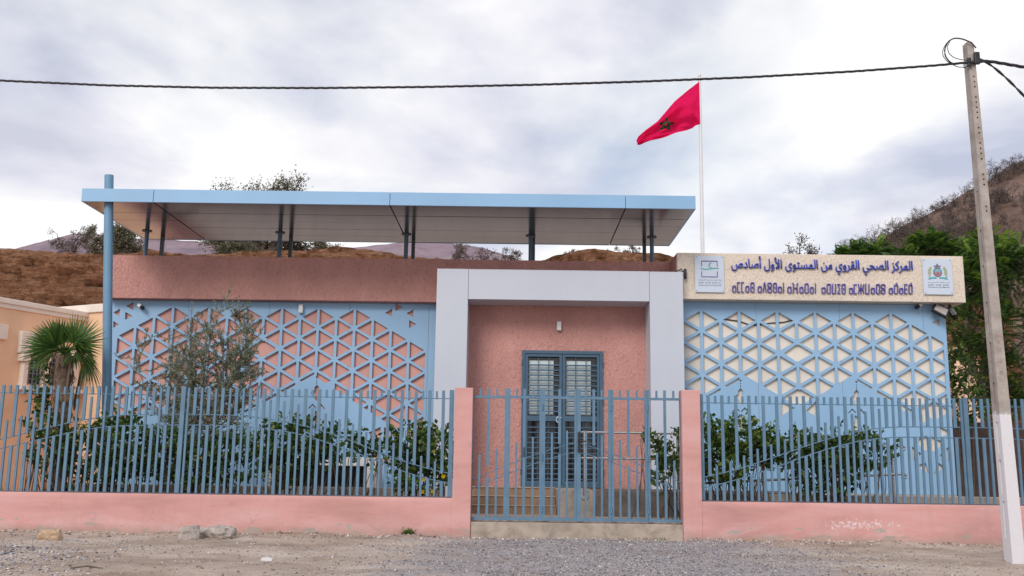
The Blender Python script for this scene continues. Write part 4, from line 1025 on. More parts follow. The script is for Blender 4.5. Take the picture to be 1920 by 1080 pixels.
small_text('Ministère de la Santé et de la Protection Sociale', 0.12, 0.90, 0.785, 0.825, U, t)
def mini_tif(U, t, u0, u1, v0, v1, n):
    for k in range(n):
        a = u0 + (u1 - u0) * k / n; w = (u1 - u0) / n * 0.6
        if k % 6 == 5: continue
        e = w * 0.28; hgt = (v1 - v0)
        parts_ = [[(a, v0), (a + e, v0), (a + e, v1), (a, v1)]]
        if k % 3 != 1: parts_ += [[(a + w - e, v0), (a + w, v0), (a + w, v1), (a + w - e, v1)]]
        if k % 2 == 0: parts_ += [[(a + e * 1.1, v1 - hgt * 0.25), (a + w - e * 1.1, v1 - hgt * 0.25), (a + w - e * 1.1, v1), (a + e * 1.1, v1)]]
        for q in parts_: flat('printed_letter', q, U, 'print_grey', t)
mini_tif(U, t, 0.12, 0.90, 0.72, 0.757, 20)
t, U = sign_plate('coat_of_arms_sign', [(1727, 485.5), (1782, 486), (1787, 553), (1732, 553)], 'white plate with a crowned coat of arms beside the blue lettering')
shield = [(0.5 + 0.155 * math.cos(a), 0.375 + 0.12 * math.sin(a) * (1.0 if math.sin(a) < 0 else 1.15)) for a in np.linspace(0, 6.283, 25)[:-1]]
flat('shield_rim', shield, U, 'print_grey', t)
sh2 = [(0.5 + (x - 0.5) * 0.86, 0.375 + (y - 0.375) * 0.86) for x, y in shield]
flat('shield_sky', [q for q in sh2 if q[1] <= 0.40], U, 'print_blue', t, 0.003)
flat('shield_field', [q for q in sh2 if q[1] >= 0.37], U, 'print_red', t, 0.0045)
flat('sun', [(0.5 + 0.07 * math.cos(a), 0.36 + 0.055 * math.sin(a)) for a in np.linspace(3.14, 6.283, 9)], U, 'print_olive', t, 0.0042)
flat('star', [(0.5 + 0.035 * (1 if k % 2 == 0 else 0.42) * math.sin(k * math.pi / 5), 0.425 - 0.028 * (1 if k % 2 == 0 else 0.42) * math.cos(k * math.pi / 5)) for k in range(10)], U, 'flag_green', t, 0.0062)
flat('crown_band', [(0.40, 0.245), (0.60, 0.245), (0.60, 0.275), (0.40, 0.275)], U, 'print_red', t)
flat('crown', [(0.40, 0.235), (0.37, 0.185), (0.44, 0.205), (0.465, 0.165), (0.49, 0.16), (0.5, 0.125), (0.51, 0.16), (0.535, 0.165), (0.56, 0.205), (0.63, 0.185), (0.60, 0.235)], U, 'print_grey', t)
for s in (-1, 1):
    lion = [(0.5 + s * a, b) for a, b in ((0.20, 0.30), (0.19, 0.25), (0.24, 0.22), (0.27, 0.26), (0.31, 0.30), (0.33, 0.40), (0.30, 0.47), (0.33, 0.52), (0.26, 0.52), (0.25, 0.44), (0.205, 0.42), (0.24, 0.37))]
    flat('lion', lion, U, 'print_olive', t, 0.0008)
    flat('scroll', [(0.5 + s * a, b) for a, b in ((0.05, 0.52), (0.2, 0.515), (0.30, 0.54), (0.34, 0.585), (0.26, 0.575), (0.18, 0.555), (0.05, 0.56))], U, 'print_teal', t, 0.0012)
small_text(arabic('المملكة المغربية'), 0.16, 0.88, 0.645, 0.685, U, t)
mini_tif(U, t, 0.16, 0.88, 0.715, 0.75, 17)
small_text('Royaume du Maroc', 0.16, 0.88, 0.775, 0.82, U, t, 0.01)

# ================================================================== FLAG
YF = 17.3
pa, pb = PY(1311.5, 143, YF), PY(1317.3, 475, YF)
fp = thing('flagpole', 'slim white flagpole standing on the roof behind the cream beam', 'flagpole', (pb[0], YF, 4.1))
MB().tube([(pb[0], YF, 4.1), ((pa[0] + pb[0]) / 2, YF, (pa[2] + pb[2]) / 2), tuple(pa)], [0.036, 0.032, 0.026], 12).build('pole', 'flagpole', fp, smooth=True)
MB().tube([(pa[0], YF, pa[2] + 0.002), (pa[0], YF, pa[2] + 0.05)], [0.034, 0.02], 10).build('finial', 'flagpole', fp, smooth=True)
top = [(1311, 153), (1290, 169), (1265, 190), (1245, 213), (1232, 228), (1212, 243), (1197, 256), (1192.5, 263)]
bot = [(1313, 232), (1308, 234), (1299, 240), (1275, 247), (1255, 254), (1228, 262), (1206, 269), (1195, 272)]
NS, NTT = 60, 26
def flag_pt(s, tt, off=0.0):
    u = s * (len(top) - 1); i = min(int(u), len(top) - 2); f = u - i
    a = np.array(top[i]) * (1 - f) + np.array(top[i + 1]) * f; b = np.array(bot[i]) * (1 - f) + np.array(bot[i + 1]) * f
    q = a * (1 - tt) + b * tt
    y = YF - 0.03 + s * 0.22 + 0.085 * min(1, s * 3) * math.sin(7.5 * s + 5.5 * tt + 0.6) + 0.05 * min(1, s * 4) * math.sin(17 * s - 9 * tt) + 0.03 * math.sin(26 * tt * (0.4 + s) + 3 * s) * min(1, s * 5)
    if tt < 0.18: y += 0.10 * (0.18 - tt) / 0.18 * math.sin(3.14 * s)
    return PY(q[0] + 0.7 * math.sin(12 * s + 2) * s, q[1] + 0.9 * math.sin(22 * s) * tt * min(1, s * 4), y + off)
V = [flag_pt(i / NS, j / NTT) for i in range(NS + 1) for j in range(NTT + 1)]
Fc = [(i * (NTT + 1) + j, i * (NTT + 1) + j + 1, (i + 1) * (NTT + 1) + j + 1, (i + 1) * (NTT + 1) + j) for i in range(NS) for j in range(NTT)]
fl = arr_mesh('flag', V, Fc, 'flag_red', None, True)
tag(fl, 'red flag with a green five-pointed star flying from the white pole', 'flag')
sv = [(0.51 + 0.105 * math.sin(2 * math.pi * k * 2 / 5 + 0.5), 0.42 - 0.30 * math.cos(2 * math.pi * k * 2 / 5 + 0.5)) for k in range(5)]
for side in (-0.006, 0.006):
    mb = MB()
    for k in range(5):
        a, b = np.array(sv[k]), np.array(sv[(k + 1) % 5]); n = 8
        d = (b - a) / np.linalg.norm((b - a) * [1, 0.35]); nrm = np.array([-d[1] * 0.35, d[0] / 0.35 * 0.35]); nrm = nrm / np.linalg.norm(nrm * [1, 0.35]) * 0.011
        for i in range(n):
            q = [a + (b - a) * (i / n) - nrm, a + (b - a) * ((i + 1) / n) - nrm, a + (b - a) * ((i + 1) / n) + nrm, a + (b - a) * (i / n) + nrm]
            base = len(mb.v); mb.v += [tuple(flag_pt(c[0], c[1], side - 0.0006 * k * (1 if side < 0 else -1))) for c in q]; mb.f.append((base, base + 1, base + 2, base + 3))
    mb.build('star', 'flag_green', fl)

# ================================================================== UTILITY POLE AND CABLES
PYY = PZ(1897, 1052)[1]                          # front plane of the pole
_a, _b = PY(1890.5, 960, PYY), PY(1815, 100, PYY)
PTOP = PY(1815, 78, PYY)[2]
def XL(z): return _a[0] + (_b[0] - _a[0]) * (z - _a[2]) / (_b[2] - _a[2])
def pole_mat():
    t = NT('precast_concrete_pole')
    c = t.ramp(t.noise(7, 7, 0.65), [(0.3, (0.30, 0.255, 0.225)), (0.55, (0.42, 0.37, 0.335)), (0.75, (0.52, 0.47, 0.43))])
    sep = t.node('ShaderNodeSeparateXYZ'); t.link(t.geo.outputs['Position'], sep.inputs[0])
    zz = t.math('ADD', sep.outputs[2], t.math('MULTIPLY', t.noise(12, 4), 0.12))
    w = t.ramp(t.math('MULTIPLY', zz, 0.2), [(0.321, (1, 1, 1)), (0.325, (0, 0, 0))])
    chip = t.ramp(t.noise(30, 5, 0.7), [(0.66, (1, 1, 1)), (0.70, (0, 0, 0))])
    c = t.mix(t.math('MULTIPLY', w, chip), c, (0.72, 0.70, 0.73))
    return t.fin(c, 0.9, 0, t.bump(t.noise(40, 6, 0.7), 0.6, 0.008), 0.25)
M['pole'] = pole_mat()
up = thing('utility_pole', 'precast concrete utility pole painted white at its base', 'utility pole', (XL(0) + 0.07, PYY + 0.08, 0))
wf = lambda z: 0.138 - 0.062 * z / PTOP          # front width
ws = lambda z: 0.178 - 0.063 * z / PTOP          # side depth
REC = 0.028
mb = MB()
for z in (-0.2, PTOP):
    mb.v += [(XL(z) + REC, PYY + REC, z), (XL(z) + wf(z), PYY + REC, z), (XL(z) + wf(z), PYY + ws(z), z), (XL(z) + REC, PYY + ws(z), z)]
mb.f += [(0, 3, 2, 1), (4, 5, 6, 7), (0, 1, 5, 4), (1, 2, 6, 5), (2, 3, 7, 6), (3, 0, 4, 7)]
mb.build('shaft', 'pole', up)
# pierced front face
front = lambda d: (lambda u, z: (XL(z) + u * wf(z), PYY + d, z))
holes = []
for y in (143.5, 153, 162.5, 182, 191.5, 201, 210.5, 220.5, 239.5, 249, 268, 278, 287.5, 298, 327, 336, 346, 387, 395.5):
    z = PY(1826 + (y - 144) * 0.088, y, PYY)[2]
    holes.append([(0.56 + 0.0115 / wf(z) * math.cos(a), z + 0.0115 * math.sin(a)) for a in np.linspace(0, 6.283, 11)[:-1]])
plate('front_face', [(0, -0.2), (1, -0.2), (1, PTOP - 0.06), (0.8, PTOP + 0.001), (0.2, PTOP + 0.001), (0, PTOP - 0.06)], holes, front(0), 'pole', up, front(REC - 0.001))
# left face with long slots
side = lambda d: (lambda u, z: (XL(z) + d, PYY + 0.001 + u * (ws(z) - 0.001), z))
slots = []
for ya, yb in ((355, 417), (428, 487), (495, 554), (564, 628), (640, 706), (716, 778), (790, 850), (862, 926), (940, 1010)):
    xs_ = lambda y: 1832 + (y - 355) * 0.083
    za, zb_ = PY(xs_(ya), ya, PYY)[2], PY(xs_(yb), yb, PYY)[2]
    slots.append([(0.36, zb_), (0.64, zb_), (0.64, za), (0.36, za)])
plate('side_face', [(0, -0.2), (1, -0.2), (1, PTOP - 0.002), (0, PTOP - 0.002)], slots, side(-0.001), 'pole', up, side(REC - 0.001))
for txt, y in (('5041', 628), ('8', 641), ('15', 655), ('10', 677), ('11', 687), ('08', 698)):
    z = PY(1866 + (y - 620) * 0.085, y, PYY)[2]; xm_ = XL(z) + wf(z) / 2; w_ = 0.022 * len(txt)
    text_mesh('embossed_number', txt, xm_ - w_ / 2, xm_ + w_ / 2, z - 0.02, z + 0.02, PYY - 0.0005, 0.004, 'concrete', up)
# clamps and cable fittings
zc = PY(1822, 118, PYY)[2]; x0, x1 = XL(zc), XL(zc) + wf(zc)
for k, dz in enumerate((-0.012, 0.014)):
    MB().box(x0 - 0.008 - k * 0.001, x1 + 0.008 + k * 0.001, PYY - 0.008 - k * 0.001, PYY + ws(zc) + 0.008 + k * 0.001, zc + dz, zc + dz + 0.016).build('strap', 'steel', up)
MB().box(x1 - 0.03, x1 + 0.035, PYY - 0.05, PYY - 0.010, zc - 0.03, zc + 0.12).build('junction_clamp', 'black', up, bevel=0.015)
MB().box(x0 - 0.035, x0 + 0.015, PYY - 0.04, PYY - 0.010, zc - 0.055, zc + 0.05).build('junction_clamp', 'black', up, bevel=0.012)
def cable(name, pts, r, label, strands=3, pitch=0.35, parent=None, n=None):
    pts = [Vector(p) for p in pts]
    fine = []
    L = [0]
    for a, b in zip(pts[:-1], pts[1:]): L.append(L[-1] + (b - a).length)
    N = n or int(L[-1] / 0.05) + 2
    for s in np.linspace(0, L[-1], N): fine.append(Vector(tuple(np.interp(s, L, [p[k] for p in pts]) for k in range(3))))
    for it in range(3): fine = [fine[0]] + [(fine[i - 1] + fine[i] * 2 + fine[i + 1]) / 4 for i in range(1, len(fine) - 1)] + [fine[-1]]
    mb = MB()
    for k in range(strands):
        P = []
        for i, p in enumerate(fine):
            ph = 2 * math.pi * (L[-1] * i / (N - 1) / pitch + k / strands)
            d = (fine[min(i + 1, N - 1)] - fine[max(i - 1, 0)]).normalized(); x = d.cross(Vector((0, 0, 1))).normalized() if abs(d.z) < 0.95 else Vector((1, 0, 0)); y = d.cross(x)
            P.append(tuple(p + (x * math.cos(ph) + y * math.sin(ph)) * r * (0.95 if strands > 1 else 0)))
        mb.tube(P, r, 6)
    o = mb.build(name, 'cable', parent, smooth='all')
    if parent is None: tag(o, label, 'cable')
    return o
yk = PYY - 0.03
cable('overhead_cable', [tuple(PY(x, y, yk + (1815 - x) * 0.0004)) for x, y in ((-900, 76), (-500, 112), (-200, 136), (0, 151), (200, 160), (400, 164.5), (600, 165), (800, 163), (1000, 159), (1200, 153), (1400, 145), (1600, 134), (1750, 123), (1818, 117))], 0.008, 'twisted black overhead cable spanning to the utility pole')
cable('overhead_cable', [tuple(PY(x, y, yk)) for x, y in ((1818, 117), (1850, 114), (1880, 119), (1920, 126), (2100, 150), (2600, 170))], 0.0105, 'black cable leaving the utility pole level, away from the building')
cable('drop_cable', [tuple(PY(x, y, yk)) for x, y in ((1832, 108), (1850, 116), (1872, 133), (1895, 154), (1920, 180), (2000, 262), (2300, 520), (2700, 800))], 0.008, 'black drop cable sloping down from the utility pole', 2)
for i, loop in enumerate(([(1830, 90), (1822, 80), (1805, 73), (1790, 71), (1778, 77), (1771, 92), (1772, 105), (1780, 116), (1790, 121)], [(1788, 72), (1776, 79), (1768, 92), (1767, 103), (1775, 115), (1785, 120), (1795, 126), (1812, 126)], [(1782, 75), (1776, 88), (1779, 100), (1788, 108), (1802, 112), (1815, 113)])):
    cable('cable_loop', [tuple(PY(x, y, yk - 0.01 * i)) for x, y in loop], 0.008 if i == 0 else 0.0045, '', 1, parent=up, n=40)
# ================================================================== NEIGHBOURING HOUSE
HA = PY(0, 700, 21.0); HB = PY(153, 700, 22.9); HB[2] = HA[2] = 0
hd_ = (HB - HA) / np.linalg.norm(HB - HA); hn = np.array([hd_[1], -hd_[0], 0.0])          # outward normal (towards the street)
hs = thing('peach_house', 'peach rendered house with white window surrounds behind the palm', 'house', tuple(HA))
def HQ(px, py): return PP(px, py, HA, hn)
def hbox(px0, px1, py0, py1, out, inn, mat, name, parent, bevel=0.0):
    """box on the house face covering a photo rectangle"""
    a, b = HQ(px0, (py0 + py1) / 2), HQ(px1, (py0 + py1) / 2); c = HQ((px0 + px1) / 2, py0)[2]; d = HQ((px0 + px1) / 2, py1)[2]
    s0, s1 = np.dot(a - HA, hd_), np.dot(b - HA, hd_)
    mb = MB().box(s0, s1, -out, inn, d, c); o = mb.v
    mb.v = [tuple(HA + hd_ * v[0] - hn * v[1] + np.array([0, 0, v[2]])) for v in o]
    return mb.build(name, mat, parent, bevel=bevel)
ztop = HQ(60, 578)[2]
def hraw(s0, s1, y0, y1, z0, z1, mat, name, parent, bevel=0.0):
    mb = MB().box(s0, s1, y0, y1, z0, z1); mb.v = [tuple(HA + hd_ * v[0] - hn * v[1] + np.array([0, 0, v[2]])) for v in mb.v]
    return mb.build(name, mat, parent, bevel=bevel)
sB = float(np.dot(HB - HA, hd_))
hraw(-9, sB, 0.0, 6.0, 0.0, ztop, 'house', 'wall', hs)
hraw(-9.05, sB + 0.02, -0.07, 0.25, ztop + 0.002, ztop + 0.12, 'house_trim', 'coping', hs, 0.02)
hraw(-9.05, sB + 0.02, -0.03, -0.001, ztop - 0.09, ztop, 'house_trim', 'coping', hs)
hraw(sB + 0.003, sB + 0.30, -2.2, 5.0, 0.0, ztop + 0.1, 'house', 'wing_wall', hs)
hraw(sB - 0.05, sB + 0.36, -2.25, 5.0, ztop + 0.102, ztop + 0.30, 'house_trim', 'coping', hs, 0.02)
for k, x in enumerate((44, 78, 109)):
    px0, px1 = (45, 76) if k == 0 else (82, 107) if k == 1 else (112, 132)
    fr_ = hbox(px0, px1, 668, 722, -0.02, 0.06, 'house_grille', 'window', hs)
    hbox(px0 + 1.5, px1 - 1.5, 670, 720, -0.012, -0.002, 'dark_glass', 'pane', fr_)
    n = 4
    for i in range(1, n): hbox(px0 + (px1 - px0) * i / n - 0.5, px0 + (px1 - px0) * i / n + 0.5, 668, 722, 0.03, -0.0, 'house_grille', 'grille_bar', fr_)
    for i in range(1, 5): hbox(px0, px1, 668 + 54 * i / 5 - 0.5, 668 + 54 * i / 5 + 0.5, 0.028, -0.002, 'house_grille', 'grille_bar', fr_)
for x in (40.5, 79, 110, 136):
    hbox(x - 4.5, x + 4.5, 678, 726, 0.13, 0.02, 'house_trim', 'column', hs, 0.02)
    hbox(x - 7.5, x + 7.5, 664, 677.7, 0.18, 0.02, 'house_trim', 'capital', hs, 0.015)
hbox(33, 58, 622, 663, 0.12, 0.02, 'house_trim', 'lintel_block', hs, 0.02)
hbox(28, 145, 726.3, 735, 0.2, 0.02, 'house_trim', 'sill', hs, 0.01)
hbox(-14, 11, 608, 636, 0.08, 0.02, 'house_trim', 'lintel_block', hs, 0.01)
hbox(62, 140, 650, 663.6, 0.10, 0.02, 'house_trim', 'lintel_block', hs, 0.015)

# ================================================================== EARTH BANK, HILLS
def earth_mat():
    t = NT('red_earth_bank')
    st = t.noise(1.6, 10, 0.74, 0.5, (0.7, 0.7, 4.2))
    c = t.ramp(st, [(0.28, (0.32, 0.135, 0.075)), (0.42, (0.56, 0.26, 0.14)), (0.58, (0.70, 0.37, 0.22)), (0.76, (0.78, 0.50, 0.34))])
    s2 = t.ramp(t.noise(7, 8, 0.75, 0.3, (0.8, 0.8, 1.6)), [(0.40, (0.42,) * 3), (0.60, (1.15,) * 3)])
    c = t.mix(0.8, c, s2, 'MULTIPLY')
    return t.fin(c, 0.95, 0, t.bump(t.noise(5.0, 10, 0.75, 0.3, (0.7, 0.7, 2.4)), 1.0, 0.6), 0.15)
M['earth'] = earth_mat()
def hill_mat(name, cols, sc_, shrub):
    t = NT(name)
    c = t.ramp(t.noise(sc_, 8, 0.65, 0.4), cols)
    sp = t.ramp(t.noise(sc_ * 7, 6, 0.7), [(0.56, (0, 0, 0)), (0.64, (1, 1, 1))])
    c = t.mix(t.math('MULTIPLY', sp, 0.55), c, shrub)
    return t.fin(c, 0.95, 0, t.bump(t.noise(sc_ * 4, 8, 0.7), 1.0, 1.2), 0.1)
M['hill'] = hill_mat('bare_brown_hillside', [(0.3, (0.16, 0.095, 0.072)), (0.5, (0.30, 0.195, 0.155)), (0.72, (0.43, 0.30, 0.245))], 0.22, (0.095, 0.075, 0.055))
M['far_hill'] = hill_mat('mauve_mountain', [(0.3, (0.20, 0.15, 0.185)), (0.5, (0.29, 0.215, 0.25)), (0.72, (0.37, 0.28, 0.30))], 0.03, (0.14, 0.105, 0.125))
rock_pts = [(-600, 470), (-300, 462), (-100, 461), (0, 464), (60, 468), (120, 475), (200, 478), (280, 470), (350, 478), (430, 474), (500, 470), (560, 471), (610, 466), (640, 462), (690, 468), (740, 477), (800, 484), (900, 492), (1000, 491), (1050, 481), (1090, 471), (1130, 468), (1160, 472), (1200, 474), (1250, 477), (1300, 489), (1420, 500), (1600, 530), (1900, 560)]
YB = 31.0
q = np.array([PY(x, y, YB) for x, y in rock_pts])
def bank():
    xs = np.arange(q[0, 0], q[-1, 0], 0.10); V, Fc = [], []
    rows = 72
    for i, x in enumerate(xs):
        zt_ = np.interp(x, q[:, 0], q[:, 2])
        for j in range(rows):
            if j < 60:
                f = j / 59; z = zt_ * f
                led = 0.35 * fbm(x * 0.3, z * 3.2, 2) + 0.16 * fbm(x * 1.2, z * 6.5, 7) + 0.30 * abs(fbm(x * 0.8, z * 0.35, 11)) + 0.22 * fbm(x * 2.6, z * 7, 13, 5)
                y = YB - 1.2 * (1 - f) ** 1.6 - led * (0.4 + 0.6 * f)
            else:
                f = (j - 59) / 12; z = zt_ - 0.25 * f + 0.20 * fbm(x * 1.3, f * 9, 4) * f ** 0.3 + 0.12 * f * fbm(x * 0.5, f * 3, 8); y = YB + f * 10 - 0.1
            V.append((x, y, z))
    n = rows
    for i in range(len(xs) - 1):
        for j in range(n - 1): Fc.append((i * n + j, (i + 1) * n + j, (i + 1) * n + j + 1, i * n + j + 1))
    return tag(arr_mesh('earth_bank', V, Fc, 'earth', None, False), kind='structure')
bank()
def ridge(name, crest, Yc, Y0, z0, mat, rough, step, back=60, rows=40, freq=0.08):
    c = np.array([PY(x, y, Yc) for x, y in crest]); xs = np.arange(c[0, 0], c[-1, 0], step); V, Fc = [], []
    for x in xs:
        zc_ = np.interp(x, c[:, 0], c[:, 2])
        for j in range(rows):
            f = j / (rows - 8)
            if f <= 1:
                y = Y0 + (Yc - Y0) * f; z = z0 + (zc_ - z0) * (f ** 0.9) + rough * fbm(x * freq, y * freq, 1, 6) * math.sin(math.pi * min(1, f * 0.97)) + rough * 0.12 * fbm(x * freq * 6, y * freq * 6, 4)
            else:
                g = (j - (rows - 8)) / 7; y = Yc + g * back; z = zc_ - (zc_ - z0) * g * 0.8
            V.append((x * (y / Yc) ** 0.6 if False else x, y, z))
    n = rows
    for i in range(len(xs) - 1):
        for j in range(n - 1): Fc.append((i * n + j, (i + 1) * n + j, (i + 1) * n + j + 1, i * n + j + 1))
    return tag(arr_mesh(name, V, Fc, mat, None, True), kind='structure')
crest_r = [(1330, 560), (1440, 520), (1520, 492), (1575, 478), (1625, 458), (1680, 433), (1735, 402), (1790, 375), (1840, 347), (1880, 322), (1922, 298), (2000, 262), (2100, 225), (2300, 190), (2700, 200)]
ridge('hillside', crest_r, 90, 34, 1.5, 'hill', 1.6, 0.7)
crest_f = [(-400, 470), (-150, 480), (0, 476), (40, 466), (90, 450), (130, 442), (170, 438), (220, 446), (280, 449), (330, 452), (400, 456), (470, 458), (520, 462), (600, 468), (680, 462), (740, 456), (800, 455), (850, 456), (900, 464), (940, 474), (975, 488), (1060, 505), (1300, 520), (1500, 540)]
ridge('far_hill', crest_f, 620, 300, 2, 'far_hill', 9, 3.5, 200, 40, 0.012)

# ================================================================== VEGETATION
def shrub_tree(name, seed, label, cat_, base, H, trunk_r, leafmat, barkmat, nleaf, lsize, aspect=0.4, stems=3, depth=4, spread=0.75, up=0.12, group=None, lean=(0, 0, 1), shrink=0.68, single=False, jit=0.05):
    g = np.random.default_rng(seed); segs, tips = [], []
    for k in range(stems):
        d = np.array(lean, float) + g.normal(size=3) * np.array([0.45, 0.45, 0.1]) * (stems > 1)
        grow(g, (g.normal() * 0.03, g.normal() * 0.03, 0), d, H * 0.34, trunk_r, depth, segs, tips, spread, (2, 4), up, shrink)
    allp = np.concatenate([np.array(s[0]) for s in segs]); k = H / max(allp[:, 2].max(), 1e-3)
    segs = [([p * k for p in s[0]], s[1], s[2]) for s in segs]; tips = [(a * k, b * k) for a, b in tips]
    A = np.array([t_[0] for t_ in tips]); B = np.array([t_[1] for t_ in tips])
    i = g.integers(0, len(A), nleaf); f = g.random((nleaf, 1)); P = A[i] * (1 - f) + B[i] * f + g.normal(size=(nleaf, 3)) * jit * H
    V, Fc = leaves(P, lsize, g, aspect, 0.35, (B - A)[i] / (np.linalg.norm((B - A)[i], axis=1, keepdims=True) + 1e-9), 0.8)
    bm_ = branch_mesh(segs)
    root = thing(name, label, cat_, base, group)
    off = np.array(base)
    bm_.v = [tuple(np.array(v) + off) for v in bm_.v]
    bm_.build('trunk', barkmat, root, smooth='all')
    arr_mesh('crown', V + off, Fc, leafmat, root)
    return root
# --- argan trees and scrub on the bank and beyond
def at_bank(px, py, Y, ): p = PY(px, py, Y); return tuple(p)
argan = [((496, 470), 330, 36, 'argan tree whose crown shows above the blue canopy', 16000, 0.15), ((220, 476), 418, 34, 'dense dark argan tree on the earth bank behind the blue corner pole', 3600, 0.13), ((143, 474), 424, 38, 'thin dry argan tree on the earth bank beside the dense one', 1000, 0.10),
         ((445, 488), 450, 33, 'low argan bush under the canopy seen above the parapet', 2600, 0.12), ((600, 486), 448, 34, 'dark argan bush with a forked trunk seen below the soffit', 2000, 0.12), ((885, 492), 456, 40, 'sparse thorny bush seen between the canopy posts', 600, 0.10), ((940, 494), 462, 38, 'pale dry bush at the end of the far hill crest', 900, 0.10), ((1185, 478), 461, 35, 'small dry bush on the rocks behind the canopy post next to the flagpole', 500, 0.09), ((1075, 476), 466, 35, 'tiny dry bush on the rock top behind the parapet', 300, 0.08)]
for k, ((bx_, by_), ty, Y, lab, nl, ls) in enumerate(argan):
    b_ = PY(bx_, by_, Y); H = PY(bx_, ty, Y)[2] - b_[2]
    b_[2] -= 0.35; H += 0.35
    shrub_tree('argan_tree' if nl > 2500 else 'thorn_bush', 40 + k, lab, 'tree' if nl > 2500 else 'bush', tuple(b_), H, 0.035 * H, 'leaf_argan' if nl > 1100 else 'leaf_scrub', 'bark', int(nl * (2.2 if nl > 6000 else 3.2)), ls * 0.62, 0.5, (9 if nl > 6000 else 6) if nl > 1100 else 3, 4, 0.8, 0.02, group=None, jit=0.045 if nl > 6000 else 0.035, lean=(0, 0, 0.8))
b_ = PY(1502, 484, 26); H = PY(1502, 432, 26)[2] - b_[2] + 0.8; b_[2] -= 0.8
shrub_tree('dry_tree', 91, 'bare reddish dry tree rising behind the cream sign beam', 'tree', tuple(b_), H, 0.05, 'leaf_scrub', 'bark_red', 1700, 0.075, 0.4, 5, 4, 0.7, 0.02, jit=0.03)
# --- scrub on the right hillside: a few prototypes copied along the slope
protos = []
for k in range(4):
    protos.append(shrub_tree('hillside_shrub', 60 + k, 'dry grey-brown thorn shrub growing on the bare hillside behind the utility pole', 'shrub', (0, 60, -20), 2.6, 0.05, 'leaf_scrub', 'bark_red', 620, 0.15, 0.5, 4, 3, 0.85, 0.02, group='dry shrubs on the bare hillside', jit=0.05))
hg = np.random.default_rng(5)
cw = np.array([PY(x, y, 90) for x, y in crest_r])
hill_obj = bpy.data.objects['hillside']; hv = np.empty(len(hill_obj.data.vertices) * 3, np.float32); hill_obj.data.vertices.foreach_get('co', hv); hv = hv.reshape(-1, 3)
def hill_z(x, y):
    d = (hv[:, 0] - x) ** 2 + (hv[:, 1] - y) ** 2; return hv[d.argmin(), 2]
spots = []
for px in np.concatenate([np.linspace(1575, 1930, 21) + hg.normal(0, 9, 21)]):
    X = PY(px, 400, 90)[0]; spots.append((X, 89 + hg.uniform(-1.5, 0.5), hg.uniform(0.35, 0.85)))
for k in range(360):
    px = hg.uniform(1570, 1990); Yq = hg.uniform(52, 88); X = PY(px, 400, Yq)[0]; z = hill_z(X, Yq); qx, qy = proj((X, Yq, z))
    if 1540 < qx < 1960 and 280 < qy < 520: spots.append((X, Yq, hg.uniform(0.3, 0.8)))
for k, (x, y, s) in enumerate(spots):
    z = hill_z(x, y) - 0.15
    if k < 4: o = protos[k]; o.location = (x, y, z); o.scale = (s, s, s * 0.9); o.rotation_euler = (0, 0, hg.uniform(0, 6))
    else: copy_tree(protos[k % 4], (x, y, z), (s, s, s * hg.uniform(0.75, 1.0)), hg.uniform(0, 6))

# --- feathery green trees behind the right end of the building
def feather_tree(seed, base, H, crown, nfr, label, group=None):
    """crown: list of (centre offset, radii); fronds are pinnate sprays"""
    g = np.random.default_rng(seed); base = np.array(base)
    nl = 13; tt = np.linspace(0.12, 1, nl)
    Vs = []
    def frond_set(n, young):
        Vl = []
        for k in range(n):
            c, r = crown[g.integers(0, len(crown))]
            d = g.normal(size=3); d /= np.linalg.norm(d); d[2] = abs(d[2]) * 0.9 - 0.25 if not young else abs(d[2]) + 0.3
            d /= np.linalg.norm(d)
            rad = g.uniform(0.55, 1.0) ** 0.6 if not young else g.uniform(0.85, 1.08)
            p = np.array(c) + d * np.array(r) * rad
            out = d * np.array([1, 1, 0.45]) + g.normal(size=3) * 0.45; out /= np.linalg.norm(out)
            L = g.uniform(0.34, 0.56); s = np.cross(out, np.array([0, 0, 1.0]) + g.normal(size=3) * 0.25); s /= np.linalg.norm(s); nn = np.cross(s, out)
            for t_ in tt:
                q_ = p + out * L * t_ - nn * 0.0 + np.array([0, 0, -0.28 * L * t_ * t_])
                ll = L * 0.27 * math.sin(math.pi * (0.15 + 0.8 * t_)) ; w = L * 0.034
                for sg in (-1, 1):
                    e = s * sg * 0.9 + out * 0.42; e /= np.linalg.norm(e)
                    tip = q_ + e * ll + np.array([0, 0, -0.12 * ll])
                    Vl += [q_, q_ + e * ll * 0.5 + out * w, tip, q_ + e * ll * 0.5 - out * w]
        return np.array(Vl)
    root = thing('feathery_tree', label, 'tree', tuple(base), group)
    for young, n, mt in ((False, nfr, 'leaf_feather'), (True, nfr // 5, 'leaf_feather_new')):
        V = frond_set(n, young) + base
        i = np.arange(len(V) // 4)[:, None] * 4
        Fc = i + np.array([[0, 1, 2, 3]])
        arr_mesh('crown', V, Fc, mt, root)
    segs, tips = [], []
    main = [(0.0, 0, 0), (0.1, 0.0, H * 0.25), (0.05, 0.1, H * 0.45)]
    segs.append(([np.array(p) for p in main], 0.11, 0.08))
    for c, r in crown:
        a = np.array(main[-1]); b = np.array(c)
        segs.append(([a, a * 0.5 + b * 0.5 + g.normal(size=3) * 0.12, b], 0.055, 0.02))
        for k in range(4): segs.append(([b * 0.6 + a * 0.4, b + g.normal(size=3) * np.array(r) * 0.3, b + g.normal(size=3) * np.array(r) * 0.6], 0.025, 0.008))
    bm_ = branch_mesh(segs); bm_.v = [tuple(np.array(v) + base) for v in bm_.v]
    bm_.build('trunk', 'bark', root, smooth='all')
def cr(list_px, Y, base):
    out = []
    for x, y, rx, rz in list_px:
        p = PY(x, y, Y); k = Y / F; out.append((tuple(p - np.array(base)), (rx * k, max(rx, rz) * k * 0.8, rz * k)))
    return out
